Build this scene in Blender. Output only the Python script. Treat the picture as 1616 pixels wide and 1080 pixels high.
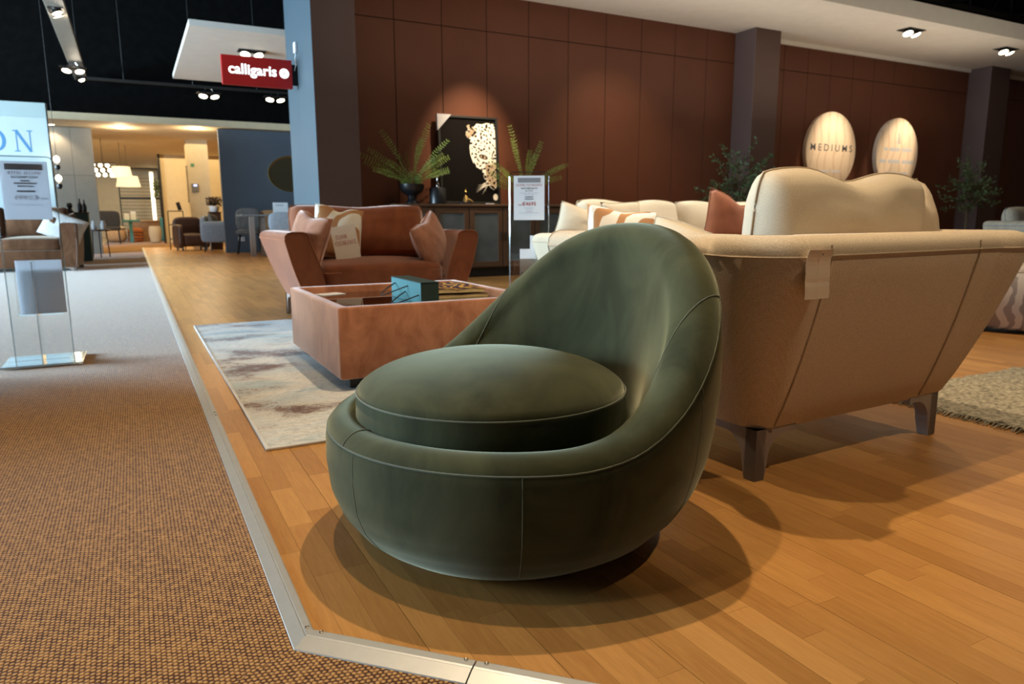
import bpy, bmesh, math, random
from mathutils import Vector, Matrix, noise
R = math.radians
random.seed(7)
for o in list(bpy.data.objects): bpy.data.objects.remove(o)
SC = bpy.context.scene
COL = SC.collection

# ------------------------------------------------------------------ camera
cam = bpy.data.cameras.new('camera'); camo = bpy.data.objects.new('camera', cam); COL.objects.link(camo)
cam.sensor_width = 36.0; cam.lens = 1124.0/1616*36; cam.clip_start = .05; cam.clip_end = 200
_p, _r, _y = R(9.956), R(-.19257), R(27.776)
_cp, _sp, _c, _s = math.cos(_p), math.sin(_p), math.cos(_y), math.sin(_y)
_F = Vector((_s*_cp, _c*_cp, -_sp)); _U = Vector((_s*_sp, _c*_sp, _cp)); _X = Vector((_c, -_s, 0))
_X2 = _X*math.cos(_r)+_U*math.sin(_r); _U2 = _U*math.cos(_r)-_X*math.sin(_r)
camo.matrix_world = Matrix(((_X2.x, _U2.x, -_F.x, 0), (_X2.y, _U2.y, -_F.y, 0), (_X2.z, _U2.z, -_F.z, .77), (0, 0, 0, 1)))
cam.dof.use_dof = True; cam.dof.focus_distance = 1.6; cam.dof.aperture_fstop = 6.0
SC.camera = camo
# ------------------------------------------------------------------ world, light, exposure
SC.view_settings.view_transform = 'Standard'; SC.view_settings.look = 'None'
SC.view_settings.gamma = 1.0; SC.view_settings.use_curve_mapping = False
SC.view_settings.exposure = 0.0
w = bpy.data.worlds.new('world'); SC.world = w; w.use_nodes = True
w.node_tree.nodes['Background'].inputs[0].default_value = (1.0, .82, .62, 1)
w.node_tree.nodes['Background'].inputs[1].default_value = .045
WARM = (1.0, .77, .50); DAY = (.60, .83, 1.0); NEUT = (1.0, .86, .66)
def lamp(kind, loc, power, col=WARM, target=None, size=.06, cone=70, blend=.6, sy=None):
    l = bpy.data.lights.new('lamp', kind); o = bpy.data.objects.new('lamp', l); COL.objects.link(o)
    l.energy = power; l.color = col; o.location = loc
    if kind == 'SPOT': l.spot_size = R(cone); l.spot_blend = blend; l.shadow_soft_size = size
    if kind == 'POINT': l.shadow_soft_size = size
    if kind == 'AREA': l.shape = 'RECTANGLE'; l.size = size; l.size_y = sy or size
    t = Vector(target) if target else Vector(loc)-Vector((0, 0, 1))
    d = t-Vector(loc)
    o.rotation_euler = d.to_track_quat('-Z', 'Y').to_euler()
    return o
# daylight through the shop front on the left
lamp('AREA', (-9.0, 9.2, 1.75), 4000, DAY, (0, 9.2, 1.2), 8.6, sy=2.7)
# ceiling spots over the lounge (their fittings are above the frame)
lamp('SPOT', (1.45, 2.25, 3.9), 330, WARM, (1.3, 1.5, 0), .03, 95)
lamp('SPOT', (.25, 1.65, 3.9), 190, WARM, (.3, 1.6, 0), .03, 95)
lamp('SPOT', (2.5, -.3, 3.9), 190, WARM, (2.25, 1.25, .4), .03, 40, .5)
lamp('SPOT', (-1.5, 1.0, 3.9), 100, WARM, (-1.2, 1.6, 0), .08, 85, 1)
lamp('SPOT', (4.9, 2.2, 3.9), 330, WARM, (4.9, 2.0, 0), .05, 80)
lamp('SPOT', (3.7, 3.2, 3.9), 750, (1, .92, .78), (3.5, 3.7, .6), .05, 50)
lamp('SPOT', (2.0, 4.0, 3.9), 170, WARM, (1.6, 5.3, .5), .05, 75)
# canopy downlights washing the brown wall
lamp('SPOT', (4.05, 7.5, 3.58), 620, WARM, (4.05, 8.8, 1.55), .03, 42, 1)
lamp('SPOT', (6.1, 7.4, 3.58), 150, WARM, (6.4, 8.9, 1.0), .05, 75, 1)
lamp('SPOT', (11.0, 7.5, 3.55), 330, WARM, (11.0, 8.85, 1.7), .03, 40, .8)
lamp('SPOT', (13.6, 7.5, 3.55), 640, WARM, (12.8, 8.85, 1.9), .03, 32, .8)
# added fills without fittings: wide one over the lounge, uplight below the canopy
lamp('AREA', (8.5, 5.0, 4.0), 80, NEUT, (8.5, 6.4, 0), 11, sy=1.6)
lamp('AREA', (8.0, 7.3, 2.3), 50, NEUT, (8.0, 7.45, 4.6), 11, sy=.6)
# bays at the far left
lamp('AREA', (.6, 23, 2.6), 300, (1, .74, .38), None, 5, sy=8)
lamp('AREA', (.6, 31, 2.7), 420, (1, .74, .38), None, 4, sy=4)
lamp('SPOT', (2.0, 12.1, 3.2), 200, WARM, None, .06, 110)
lamp('SPOT', (.5, 9.0, 4.1), 120, NEUT, (1.0, 8.5, 0), .06, 90)
lamp('POINT', (-.6, 11.5, 3.3), 5, NEUT, None, .06); lamp('POINT', (-.6, 14.8, 3.25), 5, NEUT, None, .06)

# ------------------------------------------------------------------ mesh helpers
class MB:
    def __init__(s): s.bm = bmesh.new(); s.mi = 0
    def _new(s, verts, faces, mi=None):
        vs = [s.bm.verts.new(v) for v in verts]; fs = []
        for f in faces:
            try:
                q = s.bm.faces.new([vs[i] for i in f]); q.material_index = s.mi if mi is None else mi; fs.append(q)
            except ValueError: pass
        return vs, fs
    def box(s, c, d, bev=0, M=None, seg=2):
        x, y, z = d[0]/2, d[1]/2, d[2]/2
        V = [Vector((a*x, b*y, e*z)) for a in (-1, 1) for b in (-1, 1) for e in (-1, 1)]
        F = [(0, 1, 3, 2), (4, 6, 7, 5), (0, 4, 5, 1), (2, 3, 7, 6), (0, 2, 6, 4), (1, 5, 7, 3)]
        T = Matrix.Translation(c) @ (M.to_4x4() if M else Matrix())
        vs, fs = s._new([T @ v for v in V], F)
        if bev:
            es = list({e for f in fs for e in f.edges})
            bmesh.ops.bevel(s.bm, geom=es, offset=bev, segments=seg, affect='EDGES', profile=.5)
        return s
    def b(s, x0, x1, y0, y1, z0, z1, bev=0):
        return s.box(((x0+x1)/2, (y0+y1)/2, (z0+z1)/2), (x1-x0, y1-y0, z1-z0), bev)
    def rings(s, rings, closed=True, cap=True):
        n = len(rings[0]); V = [v for r in rings for v in r]; F = []
        for i in range(len(rings)-1):
            for j in range(n if closed else n-1):
                k = (j+1) % n
                F.append((i*n+j, i*n+k, (i+1)*n+k, (i+1)*n+j))
        if cap and closed:
            F.append(tuple(range(n-1, -1, -1))); m = (len(rings)-1)*n
            F.append(tuple(range(m, m+n)))
        s._new(V, F); return s
    def tube(s, pts, r, n=8, loop=False):
        pts = [Vector(p) for p in pts]; rr = []; up = Vector((0, 0, 1)); N = len(pts)
        for i, p in enumerate(pts):
            if loop: t = pts[(i+1) % N]-pts[i-1]
            else: t = pts[min(i+1, N-1)]-pts[max(i-1, 0)]
            t = t.normalized() if t.length > 1e-9 else Vector((0, 0, 1))
            a = t.cross(up)
            if a.length < 1e-3: a = t.cross(Vector((1, 0, 0)))
            a.normalize(); bb = a.cross(t); q = r[i] if isinstance(r, (list, tuple)) else r
            rr.append([p+(a*math.cos(k*2*math.pi/n)+bb*math.sin(k*2*math.pi/n))*q for k in range(n)])
        if loop: rr.append(rr[0])
        return s.rings(rr, True, not loop)
    def lathe(s, prof, n=24, c=(0, 0, 0), sx=1, sy=1, cap=True):
        return s.rings([[Vector((c[0]+r*sx*math.cos(k*2*math.pi/n), c[1]+r*sy*math.sin(k*2*math.pi/n), c[2]+z)) for k in range(n)] for r, z in prof], True, cap)
    def poly(s, pts, mi=None):
        s._new([Vector(p) for p in pts], [tuple(range(len(pts)))], mi); return s
    def prism(s, pts, d):
        d = Vector(d); a = [Vector(p) for p in pts]; return s.rings([a, [p+d for p in a]])
    def build(s, name, m, parent=None, smooth=False, loc=None, rot=None, angle=40, sub=0):
        bmesh.ops.recalc_face_normals(s.bm, faces=s.bm.faces)
        me = bpy.data.meshes.new(name); s.bm.to_mesh(me); s.bm.free()
        for q in (m if isinstance(m, (list, tuple)) else [m]): me.materials.append(q)
        if smooth:
            me.polygons.foreach_set('use_smooth', [True]*len(me.polygons))
            if angle: me.set_sharp_from_angle(angle=R(angle))
        o = bpy.data.objects.new(name, me); COL.objects.link(o)
        if parent: o.parent = parent
        if loc: o.location = loc
        if rot: o.rotation_euler = rot
        if sub:
            md = o.modifiers.new('s', 'SUBSURF'); md.levels = sub; md.render_levels = sub
        return o
def tag(o, label=None, cat=None, group=None, kind=None):
    if label: o['label'] = label
    if cat: o['category'] = cat
    if group: o['group'] = group
    if kind: o['kind'] = kind
    return o
def thing(name, label, cat, loc=(0, 0, 0), rz=0, group=None):
    o = bpy.data.objects.new(name, None); COL.objects.link(o); o.empty_display_size = .1
    o.location = loc; o.rotation_euler = (0, 0, rz)
    return tag(o, label, cat, group)
def struct(o, label=None): return tag(o, label, kind='structure')
def copy_tree(o, parent=None):
    c = o.copy(); COL.objects.link(c)
    if parent: c.parent = parent
    for ch in list(o.children): copy_tree(ch, c)
    return c

# ------------------------------------------------------------------ materials
def newmat(name):
    m = bpy.data.materials.new(name); m.use_nodes = True
    return m, m.node_tree, m.node_tree.nodes['Principled BSDF']
def setp(b, col=None, rough=None, metal=None, sheen=None, sheen_col=None, emit=None, es=0, spec=None, coat=None, sheen_rough=None):
    if col: b.inputs['Base Color'].default_value = (*col, 1)
    if rough is not None: b.inputs['Roughness'].default_value = rough
    if metal is not None: b.inputs['Metallic'].default_value = metal
    if sheen is not None: b.inputs['Sheen Weight'].default_value = sheen
    if sheen_rough is not None: b.inputs['Sheen Roughness'].default_value = sheen_rough
    if sheen_col: b.inputs['Sheen Tint'].default_value = (*sheen_col, 1)
    if emit: b.inputs['Emission Color'].default_value = (*emit, 1); b.inputs['Emission Strength'].default_value = es
    if spec is not None: b.inputs['Specular IOR Level'].default_value = spec
    if coat is not None: b.inputs['Coat Weight'].default_value = coat
def N(nt, t, **k):
    n = nt.nodes.new(t)
    for a, v in k.items():
        if a in n.inputs: n.inputs[a].default_value = v
        else: setattr(n, a, v)
    return n
def ramp(nt, src, stops):
    r = nt.nodes.new('ShaderNodeValToRGB'); e = r.color_ramp.elements
    while len(e) < len(stops): e.new(.5)
    for q, (p, c) in zip(e, stops): q.position = p; q.color = (*c, 1)
    nt.links.new(src, r.inputs[0]); return r.outputs[0]
def coords(nt, scale=(1, 1, 1), kind='Object', rot=(0, 0, 0)):
    if kind == 'World': src = nt.nodes.new('ShaderNodeNewGeometry').outputs['Position']
    else: src = nt.nodes.new('ShaderNodeTexCoord').outputs[kind]
    mp = nt.nodes.new('ShaderNodeMapping'); mp.inputs['Scale'].default_value = scale; mp.inputs['Rotation'].default_value = rot
    nt.links.new(src, mp.inputs[0]); return mp.outputs[0]
def bump(nt, b, h, s=.3, d=.002):
    n = N(nt, 'ShaderNodeBump'); n.inputs['Strength'].default_value = s; n.inputs['Distance'].default_value = d
    nt.links.new(h, n.inputs['Height']); nt.links.new(n.outputs[0], b.inputs['Normal'])
def plain(name, col, rough=.6, metal=0, var=.12, scale=6, **k):
    m, nt, b = newmat(name); setp(b, col, rough, metal, **k)
    if var:
        n = N(nt, 'ShaderNodeTexNoise', Scale=scale, Detail=3.0); nt.links.new(coords(nt), n.inputs['Vector'])
        lo = tuple(c*(1-var) for c in col); hi = tuple(min(1, c*(1+var)) for c in col)
        nt.links.new(ramp(nt, n.outputs[0], [(.3, lo), (.7, hi)]), b.inputs['Base Color'])
    return m
def emis(name, col, s):
    m, nt, b = newmat(name); setp(b, (.8, .8, .8), .5, emit=col, es=s); return m
def velvet(name, c1, c2, sheen_col, sheen=.6, scale=5, sr=.4):
    m, nt, b = newmat(name); setp(b, c1, .85, 0, sheen, sheen_col, spec=.15, sheen_rough=sr)
    n = N(nt, 'ShaderNodeTexNoise', Scale=scale, Detail=5.0, Roughness=.6, Distortion=.8); v = coords(nt, (1, 1, .6)); nt.links.new(v, n.inputs['Vector'])
    nt.links.new(ramp(nt, n.outputs[0], [(.35, c1), (.68, c2)]), b.inputs['Base Color'])
    n2 = N(nt, 'ShaderNodeTexNoise', Scale=900.0, Detail=1.0); nt.links.new(coords(nt), n2.inputs['Vector'])
    bump(nt, b, n2.outputs[0], .12, .001)
    return m
def weave(name, c1, c2, f=220, bs=.5, bd=.0015, sheen=.1, rot=0):
    """woven upholstery: two crossed waves give thread relief and colour"""
    m, nt, b = newmat(name); setp(b, c1, .9, 0, sheen, spec=.1)
    v = coords(nt, (1, 1, 1), rot=(0, 0, rot))
    sp = N(nt, 'ShaderNodeSeparateXYZ'); nt.links.new(v, sp.inputs[0])
    ad = N(nt, 'ShaderNodeMath', operation='ADD'); nt.links.new(sp.outputs[0], ad.inputs[0]); nt.links.new(sp.outputs[1], ad.inputs[1])
    def sine(src, k):
        a = N(nt, 'ShaderNodeMath', operation='MULTIPLY'); a.inputs[1].default_value = k; nt.links.new(src, a.inputs[0])
        q = N(nt, 'ShaderNodeMath', operation='SINE'); nt.links.new(a.outputs[0], q.inputs[0]); return q.outputs[0]
    mu = N(nt, 'ShaderNodeMath', operation='MULTIPLY'); nt.links.new(sine(ad.outputs[0], f*2), mu.inputs[0]); nt.links.new(sine(sp.outputs[2], f*2), mu.inputs[1])
    n = N(nt, 'ShaderNodeTexNoise', Scale=f*.9, Detail=3.0); nt.links.new(coords(nt, (1, 1, 2.5)), n.inputs['Vector'])
    m2 = N(nt, 'ShaderNodeMath', operation='MULTIPLY_ADD'); m2.inputs[1].default_value = .05; nt.links.new(mu.outputs[0], m2.inputs[0]); nt.links.new(n.outputs[0], m2.inputs[2])
    nt.links.new(ramp(nt, m2.outputs[0], [(.25, c2), (.65, c1)]), b.inputs['Base Color'])
    bump(nt, b, m2.outputs[0], bs, bd)
    return m
def glassy(name, tint, mixg=.1, rough=.02, gcol=(1, 1, 1)):
    """thin clear sheet: mostly transparent with a fresnel reflection"""
    m, nt, b = newmat(name); nt.nodes.remove(b)
    t = N(nt, 'ShaderNodeBsdfTransparent'); t.inputs[0].default_value = (*tint, 1)
    g = N(nt, 'ShaderNodeBsdfGlossy'); g.inputs['Roughness'].default_value = rough; g.inputs[0].default_value = (*gcol, 1)
    fr = N(nt, 'ShaderNodeFresnel'); fr.inputs[0].default_value = 1.45
    ad = N(nt, 'ShaderNodeMath', operation='ADD'); ad.inputs[1].default_value = mixg; nt.links.new(fr.outputs[0], ad.inputs[0])
    mx = N(nt, 'ShaderNodeMixShader'); nt.links.new(ad.outputs[0], mx.inputs[0]); nt.links.new(t.outputs[0], mx.inputs[1]); nt.links.new(g.outputs[0], mx.inputs[2])
    nt.links.new(mx.outputs[0], nt.nodes['Material Output'].inputs[0]); return m
def wood(name, c1, c2, rough=.35, scale=(1, 1, 1), per_island=False, kind='Object', big=1.0):
    m, nt, b = newmat(name); setp(b, c1, rough, spec=.4)
    v = coords(nt, scale, kind)
    n = N(nt, 'ShaderNodeTexNoise', Scale=8.0, Detail=6.0, Roughness=.65, Distortion=.6); nt.links.new(v, n.inputs['Vector'])
    fac = n.outputs[0]
    if per_island:
        g = N(nt, 'ShaderNodeNewGeometry'); oi = N(nt, 'ShaderNodeObjectInfo')
        a = N(nt, 'ShaderNodeMath', operation='ADD'); nt.links.new(g.outputs['Random Per Island'], a.inputs[0]); nt.links.new(oi.outputs['Random'], a.inputs[1])
        fq = N(nt, 'ShaderNodeMath', operation='FRACT'); nt.links.new(a.outputs[0], fq.inputs[0])
        off = N(nt, 'ShaderNodeVectorMath', operation='MULTIPLY_ADD'); off.inputs[1].default_value = (1, 1, 1)
        cb = N(nt, 'ShaderNodeCombineXYZ')
        for i, k in enumerate((31.0, 77.0, 13.0)):
            q = N(nt, 'ShaderNodeMath', operation='MULTIPLY'); q.inputs[1].default_value = k; nt.links.new(fq.outputs[0], q.inputs[0]); nt.links.new(q.outputs[0], cb.inputs[i])
        nt.links.new(v, off.inputs[0]); nt.links.new(cb.outputs[0], off.inputs[2]); nt.links.new(off.outputs[0], n.inputs['Vector'])
        mx = N(nt, 'ShaderNodeMath', operation='MULTIPLY_ADD'); mx.inputs[1].default_value = .44*big; nt.links.new(fq.outputs[0], mx.inputs[0])
        h = N(nt, 'ShaderNodeMath', operation='MULTIPLY_ADD'); h.inputs[1].default_value = .75; h.inputs[2].default_value = -.09; nt.links.new(n.outputs[0], h.inputs[0]); nt.links.new(h.outputs[0], mx.inputs[2])
        fac = mx.outputs[0]
    mid = tuple((a+b_)/2 for a, b_ in zip(c1, c2))
    nt.links.new(ramp(nt, fac, [(.1, c2), (.5, mid), (.9, c1)]), b.inputs['Base Color'])
    bump(nt, b, n.outputs[0], .06, .001)
    return m

M = {}
M['plank'] = wood('oak_strips', (.63, .325, .10), (.34, .15, .038), .33, (14, 1.3, 6), True, 'World')
M['subfloor'] = plain('oak_ground', (.13, .055, .018), .6)
M['white'] = plain('white_paint', (.78, .74, .68), .7, var=.03)
M['fascia'] = plain('fascia_paint', (.62, .60, .56), .7, var=.03)
M['black'] = plain('black_ceiling', (.005, .005, .005), .95, var=.2, spec=.02)
M['blackmetal'] = plain('black_metal', (.015, .015, .015), .45, .3)
M['truss'] = plain('dark_steel', (.02, .018, .016), .6, .4)
M['brown'] = plain('brown_wall_paint', (.125, .043, .022), .55, var=.06, scale=2, spec=.3)
M['brownpier'] = plain('mauve_brown_paint', (.085, .045, .036), .6, var=.05, scale=2)
M['groove'] = plain('dark_groove', (.012, .005, .003), .9)
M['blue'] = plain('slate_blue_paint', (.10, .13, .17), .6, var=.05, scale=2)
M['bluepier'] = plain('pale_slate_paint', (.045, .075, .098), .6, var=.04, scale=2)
M['grey'] = plain('grey_panel', (.22, .205, .175), .55, var=.05)
M['creamwall'] = plain('cream_paint', (.72, .60, .40), .7, var=.04)
M['steel'] = plain('brushed_aluminium', (.58, .58, .56), .42, .55, var=.03, scale=40)
M['screw'] = plain('screw_steel', (.25, .23, .2), .4, .9)
M['green'] = velvet('green_velvet', (.023, .027, .011), (.062, .067, .031), (.72, .73, .54), .72, 5.2, .4)
M['greenseam'] = plain('green_piping', (.072, .086, .046), .8, var=.2, sheen=.4)
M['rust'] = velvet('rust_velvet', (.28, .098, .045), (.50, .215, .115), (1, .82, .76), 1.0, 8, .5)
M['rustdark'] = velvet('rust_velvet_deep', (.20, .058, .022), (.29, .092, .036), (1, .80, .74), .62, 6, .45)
M['rustseam'] = plain('rust_piping', (.34, .12, .05), .8)
M['cream'] = weave('cream_weave', (.66, .55, .41), (.44, .34, .23), 260, .6)
M['creamcush'] = weave('cream_linen', (.62, .53, .40), (.50, .41, .29), 330, .35)
M['creamseam'] = plain('cream_piping', (.46, .36, .25), .9)
M['leg'] = plain('taupe_wood_leg', (.29, .24, .215), .45, var=.1)
M['paper'] = plain('white_paper', (.80, .82, .86), .6, var=.02)
def thin_paper(name, col):
    m, nt, b = newmat(name); setp(b, col, .7)
    t = N(nt, 'ShaderNodeBsdfTranslucent'); t.inputs[0].default_value = (*col, 1); x = N(nt, 'ShaderNodeMixShader'); x.inputs[0].default_value = .68
    nt.links.new(b.outputs[0], x.inputs[1]); nt.links.new(t.outputs[0], x.inputs[2]); nt.links.new(x.outputs[0], nt.nodes['Material Output'].inputs[0]); return m
M['sheet'] = thin_paper('thin_paper', (.80, .82, .87))
M['card'] = plain('cream_card', (.80, .72, .62), .6, var=.02)
M['tagpaper'] = plain('beige_tag', (.74, .62, .48), .7, var=.03)
M['red'] = plain('red_print', (.42, .03, .035), .6, var=0)
M['redfade'] = plain('faded_red_print', (.66, .36, .37), .6, var=0)
M['ink'] = plain('grey_print', (.12, .12, .14), .6, var=0)
M['inkfade'] = plain('faded_grey_print', (.52, .53, .58), .6, var=0)
M['inkbar'] = plain('grey_banner', (.26, .26, .28), .6, var=0)
M['acrylic'] = glassy('acrylic_sheet', (.96, .97, .97), .015)
M['acryedge'] = glassy('acrylic_edge', (.80, .86, .88), .22, .1)
M['glass'] = glassy('bronze_glass', (.30, .26, .22), .10, .01)
M['paneglass'] = plain('glass_reflection_tone', (.10, .125, .14), .22, var=.25, scale=3)  # bluish grey of reflected daylight put into the opaque pane colour
M['teal'] = plain('teal_card', (.045, .22, .25), .55, var=.04)
M['tealdark'] = plain('dark_green_card', (.012, .035, .03), .55, var=.04)
M['cord'] = plain('black_cord', (.01, .01, .012), .6, var=0)
M['sidewood'] = wood('walnut', (.13, .075, .045), (.07, .038, .022), .45, (2, 2, 14))
M['gold'] = plain('gold_metal', (.75, .50, .18), .3, .9)
M['redsign'] = plain('red_sign', (.40, .012, .012), .4, var=.05)
M['lit'] = emis('lamp_glow', (1, .86, .60), 14)
M['litletter'] = emis('lit_letters', (.92, 1, 1), 1.6)
M['chrome'] = plain('chrome', (.6, .58, .54), .15, 1, var=0)
M['fern'] = plain('fern_leaf', (.20, .29, .06), .6, var=.35, scale=30)
M['olive'] = plain('olive_leaf', (.06, .10, .035), .6, var=.4, scale=30)
M['stem'] = plain('stem', (.10, .07, .035), .8)
M['pot'] = plain('black_pot', (.012, .013, .016), .35, var=.2)
M['bluepot'] = plain('blue_pot', (.02, .04, .10), .35, var=.2)
M['leather'] = velvet('brown_velvet', (.085, .036, .016), (.16, .072, .036), (1, .85, .7), .4, 5)
M['greyfab'] = plain('grey_fabric', (.16, .155, .15), .9, var=.2, scale=20)
M['taupefab'] = plain('taupe_fabric', (.26, .21, .15), .9, var=.15, scale=20)
M['bluefab'] = plain('blue_grey_fabric', (.24, .28, .33), .9, var=.1, scale=20)
M['darkfab'] = plain('charcoal_fabric', (.03, .028, .028), .9, var=.2, scale=20)
M['tan'] = plain('tan_fabric', (.50, .30, .15), .8, var=.1, scale=10)
M['orange'] = plain('orange_fabric', (.42, .13, .04), .8, var=.1, scale=10)
M['darkwood'] = plain('dark_wood', (.05, .02, .012), .45, var=.2)
M['midwood'] = plain('mid_wood', (.28, .15, .07), .5, var=.2)
M['fluff'] = plain('white_fluffy_fabric', (.60, .60, .60), 1, var=.15, scale=40)
# ---- special surface materials
def carpet_mat(name, rot):
    m, nt, b = newmat(name); setp(b, (.4, .25, .1), .95, sheen=.25, spec=.1)
    v = coords(nt, (1, 1, 1), 'World', (0, 0, rot)); sp = N(nt, 'ShaderNodeSeparateXYZ'); nt.links.new(v, sp.inputs[0])
    def mth(op, a, bv=None, cv=None):
        q = N(nt, 'ShaderNodeMath', operation=op)
        for i, x in enumerate((a, bv, cv)):
            if x is None: continue
            if isinstance(x, (int, float)): q.inputs[i].default_value = x
            else: nt.links.new(x, q.inputs[i])
        return q.outputs[0]
    u = mth('MULTIPLY', sp.outputs[0], 1/.0085); fl = mth('FLOOR', u)
    sx = mth('SINE', mth('MULTIPLY', u, math.pi)); sx = mth('ABSOLUTE', sx)
    vv = mth('MULTIPLY_ADD', sp.outputs[1], 1/.0105, mth('MULTIPLY', fl, .5))
    sy = mth('MULTIPLY_ADD', mth('SINE', mth('MULTIPLY', vv, 2*math.pi)), .5, .5)
    h = mth('MULTIPLY', sx, sy)
    n = N(nt, 'ShaderNodeTexNoise', Scale=95.0, Detail=2.0); nt.links.new(v, n.inputs['Vector'])
    n2 = N(nt, 'ShaderNodeTexNoise', Scale=3.0, Detail=3.0); nt.links.new(v, n2.inputs['Vector'])
    t = mth('ADD', mth('MULTIPLY', h, .62), mth('MULTIPLY_ADD', n.outputs[0], .75, -.14))
    c = ramp(nt, t, [(.22, (.075, .030, .012)), (.36, (.20, .095, .036)), (.52, (.43, .235, .075)), (.9, (.56, .33, .12))])
    nt.links.new(c, b.inputs['Base Color']); bump(nt, b, t, .5, .003); b.inputs['Sheen Weight'].default_value = .35; b.inputs['Sheen Roughness'].default_value = .35; return m
M['carpet'] = carpet_mat('carpet_weave', 0); M['carpet2'] = carpet_mat('carpet_weave_turned', R(45))
def rug_mat():
    m, nt, b = newmat('rug_print'); setp(b, (.6, .6, .6), .95, sheen=.2, spec=.1)
    v = coords(nt, (1, 1, 1), 'World'); ve = coords(nt, (1.2, 2.2, 1), 'World')
    a = N(nt, 'ShaderNodeTexNoise', Scale=1.1, Detail=5.0, Roughness=.6, Distortion=.6); nt.links.new(ve, a.inputs['Vector'])
    c1 = ramp(nt, a.outputs[0], [(.30, (.20, .36, .44)), (.42, (.66, .71, .72)), (.54, (.78, .75, .68)), (.68, (.44, .58, .62))])
    f = N(nt, 'ShaderNodeTexNoise', Scale=55.0, Detail=6.0, Roughness=.85); nt.links.new(coords(nt, (.7, 1.4, 1), 'World'), f.inputs['Vector'])
    g = N(nt, 'ShaderNodeTexNoise', Scale=1.9, Detail=3.0); nt.links.new(coords(nt, (1.2, 1.7, 1), 'World', (0, 0, .2)), g.inputs['Vector'])
    s = N(nt, 'ShaderNodeMath', operation='ADD'); nt.links.new(f.outputs[0], s.inputs[0]); nt.links.new(g.outputs[0], s.inputs[1])
    mask = ramp(nt, s.outputs[0], [(.50, (0, 0, 0)), (.57, (1, 1, 1))])
    q = N(nt, 'ShaderNodeMath', operation='MULTIPLY'); q.inputs[1].default_value = .55; nt.links.new(s.outputs[0], q.inputs[0])
    mask = ramp(nt, q.outputs[0], [(.575, (0, 0, 0)), (.63, (1, 1, 1))])
    mx = N(nt, 'ShaderNodeMix', data_type='RGBA'); nt.links.new(mask, mx.inputs[0]); nt.links.new(c1, mx.inputs[6]); mx.inputs[7].default_value = (.17, .085, .06, 1)
    sp = ramp(nt, f.outputs[0], [(.36, (.45, .45, .47)), (.60, (1.1, 1.1, 1.1))]); m3 = N(nt, 'ShaderNodeMix', data_type='RGBA', blend_type='MULTIPLY'); m3.inputs[0].default_value = .8
    nt.links.new(mx.outputs[2], m3.inputs[6]); nt.links.new(sp, m3.inputs[7])
    nt.links.new(m3.outputs[2], b.inputs['Base Color']); bump(nt, b, f.outputs[0], .5, .004); return m
M['rug'] = rug_mat()
M['binding'] = plain('rug_binding', (.62, .62, .62), .9)
M['shag'] = plain('grey_shag', (.30, .27, .20), 1, var=.55, scale=60)
def bands(name, c1, c2, scale, dist, th=.55, rot=0, kind='Object', det=1.5, axis='X'):
    m, nt, b = newmat(name); setp(b, c1, .9, spec=.1)
    wv = N(nt, 'ShaderNodeTexWave', Scale=scale, Distortion=dist, Detail=det); wv.inputs['Detail Scale'].default_value = .9; wv.bands_direction = axis
    nt.links.new(coords(nt, (1, 1, 1), kind, (0, 0, rot)), wv.inputs['Vector'])
    nt.links.new(ramp(nt, wv.outputs['Fac'], [(th-.03, c1), (th+.03, c2)]), b.inputs['Base Color']); return m
M['swirl'] = bands('swirl_print', (.78, .72, .62), (.44, .22, .10), 4.2, 6.5, .56, R(70))
M['poufmat'] = bands('pouf_weave', (.66, .58, .50), (.36, .30, .27), 5, 9, .6, R(20), det=3)
M['oval'] = bands('pale_wood_print', (.78, .64, .50), (.70, .54, .41), 1.6, 7, .86, R(10), det=4)
M['magcover'] = bands('magazine_print', (.05, .03, .05), (.50, .30, .07), 6, 12, .72, 0, det=4)
M['pages'] = plain('page_edges', (.62, .48, .24), .7)
m_, nt_, b_ = newmat('mirror_reflection_tone'); setp(b_, (.085, .07, .04), .35, .3); M['mirror'] = m_  # tone of the reflected room painted as base colour
M['tile'] = plain('pale_tile', (.60, .52, .40), .4, var=.08)
M['fur_w'] = plain('leopard_white', (.82, .78, .70), .6, var=.1, scale=40)
M['fur_t'] = plain('leopard_tan', (.40, .30, .20), .6, var=.2, scale=40)
M['fur_b'] = plain('leopard_black', (.006, .005, .005), .7, var=0, spec=.05)
M['corner'] = plain('grey_corner_card', (.42, .42, .46), .7)
M['screen'] = emis('blue_screen', (.25, .35, 1), 3)
M['strip'] = emis('light_strip', (1, .82, .5), 6)
M['onblue'] = plain('blue_lettering', (.07, .22, .42), .6, var=0)
M['board'] = plain('pale_board', (.46, .55, .58), .6, var=.02)
M['boardgrey'] = plain('pale_board_band', (.36, .46, .47), .6, var=.02)
M['shade'] = emis('lit_shade', (1, .78, .48), .55)

# ================================================================== SETTING
# carpet
CZ = -.004
m = MB(); m.poly([(.20, 1.2283, CZ), (.20, 21.4, CZ), (7, 21.4, CZ), (7, 40, CZ), (-8, 40, CZ), (-8, -2.16, CZ)])
struct(m.build('floor', M['carpet']), 'brown and tan woven carpet of the aisle')
m = MB(); m.poly([(.20, 1.2283, CZ), (-8, -2.16, CZ), (-8, -4, CZ), (5.5, -4, CZ), (.20+5.228, 1.2283-5.228, CZ)])
struct(m.build('floor', M['carpet2']), 'brown carpet turned at an angle below the metal edging')
m = MB(); m.poly([(-4, 19.5, CZ+.002), (-.78, 19.5, CZ+.002), (-.78, 36, CZ+.002), (-4, 36, CZ+.002)])
struct(m.build('floor', M['tile']), 'pale floor beside the far end of the carpet')
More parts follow.
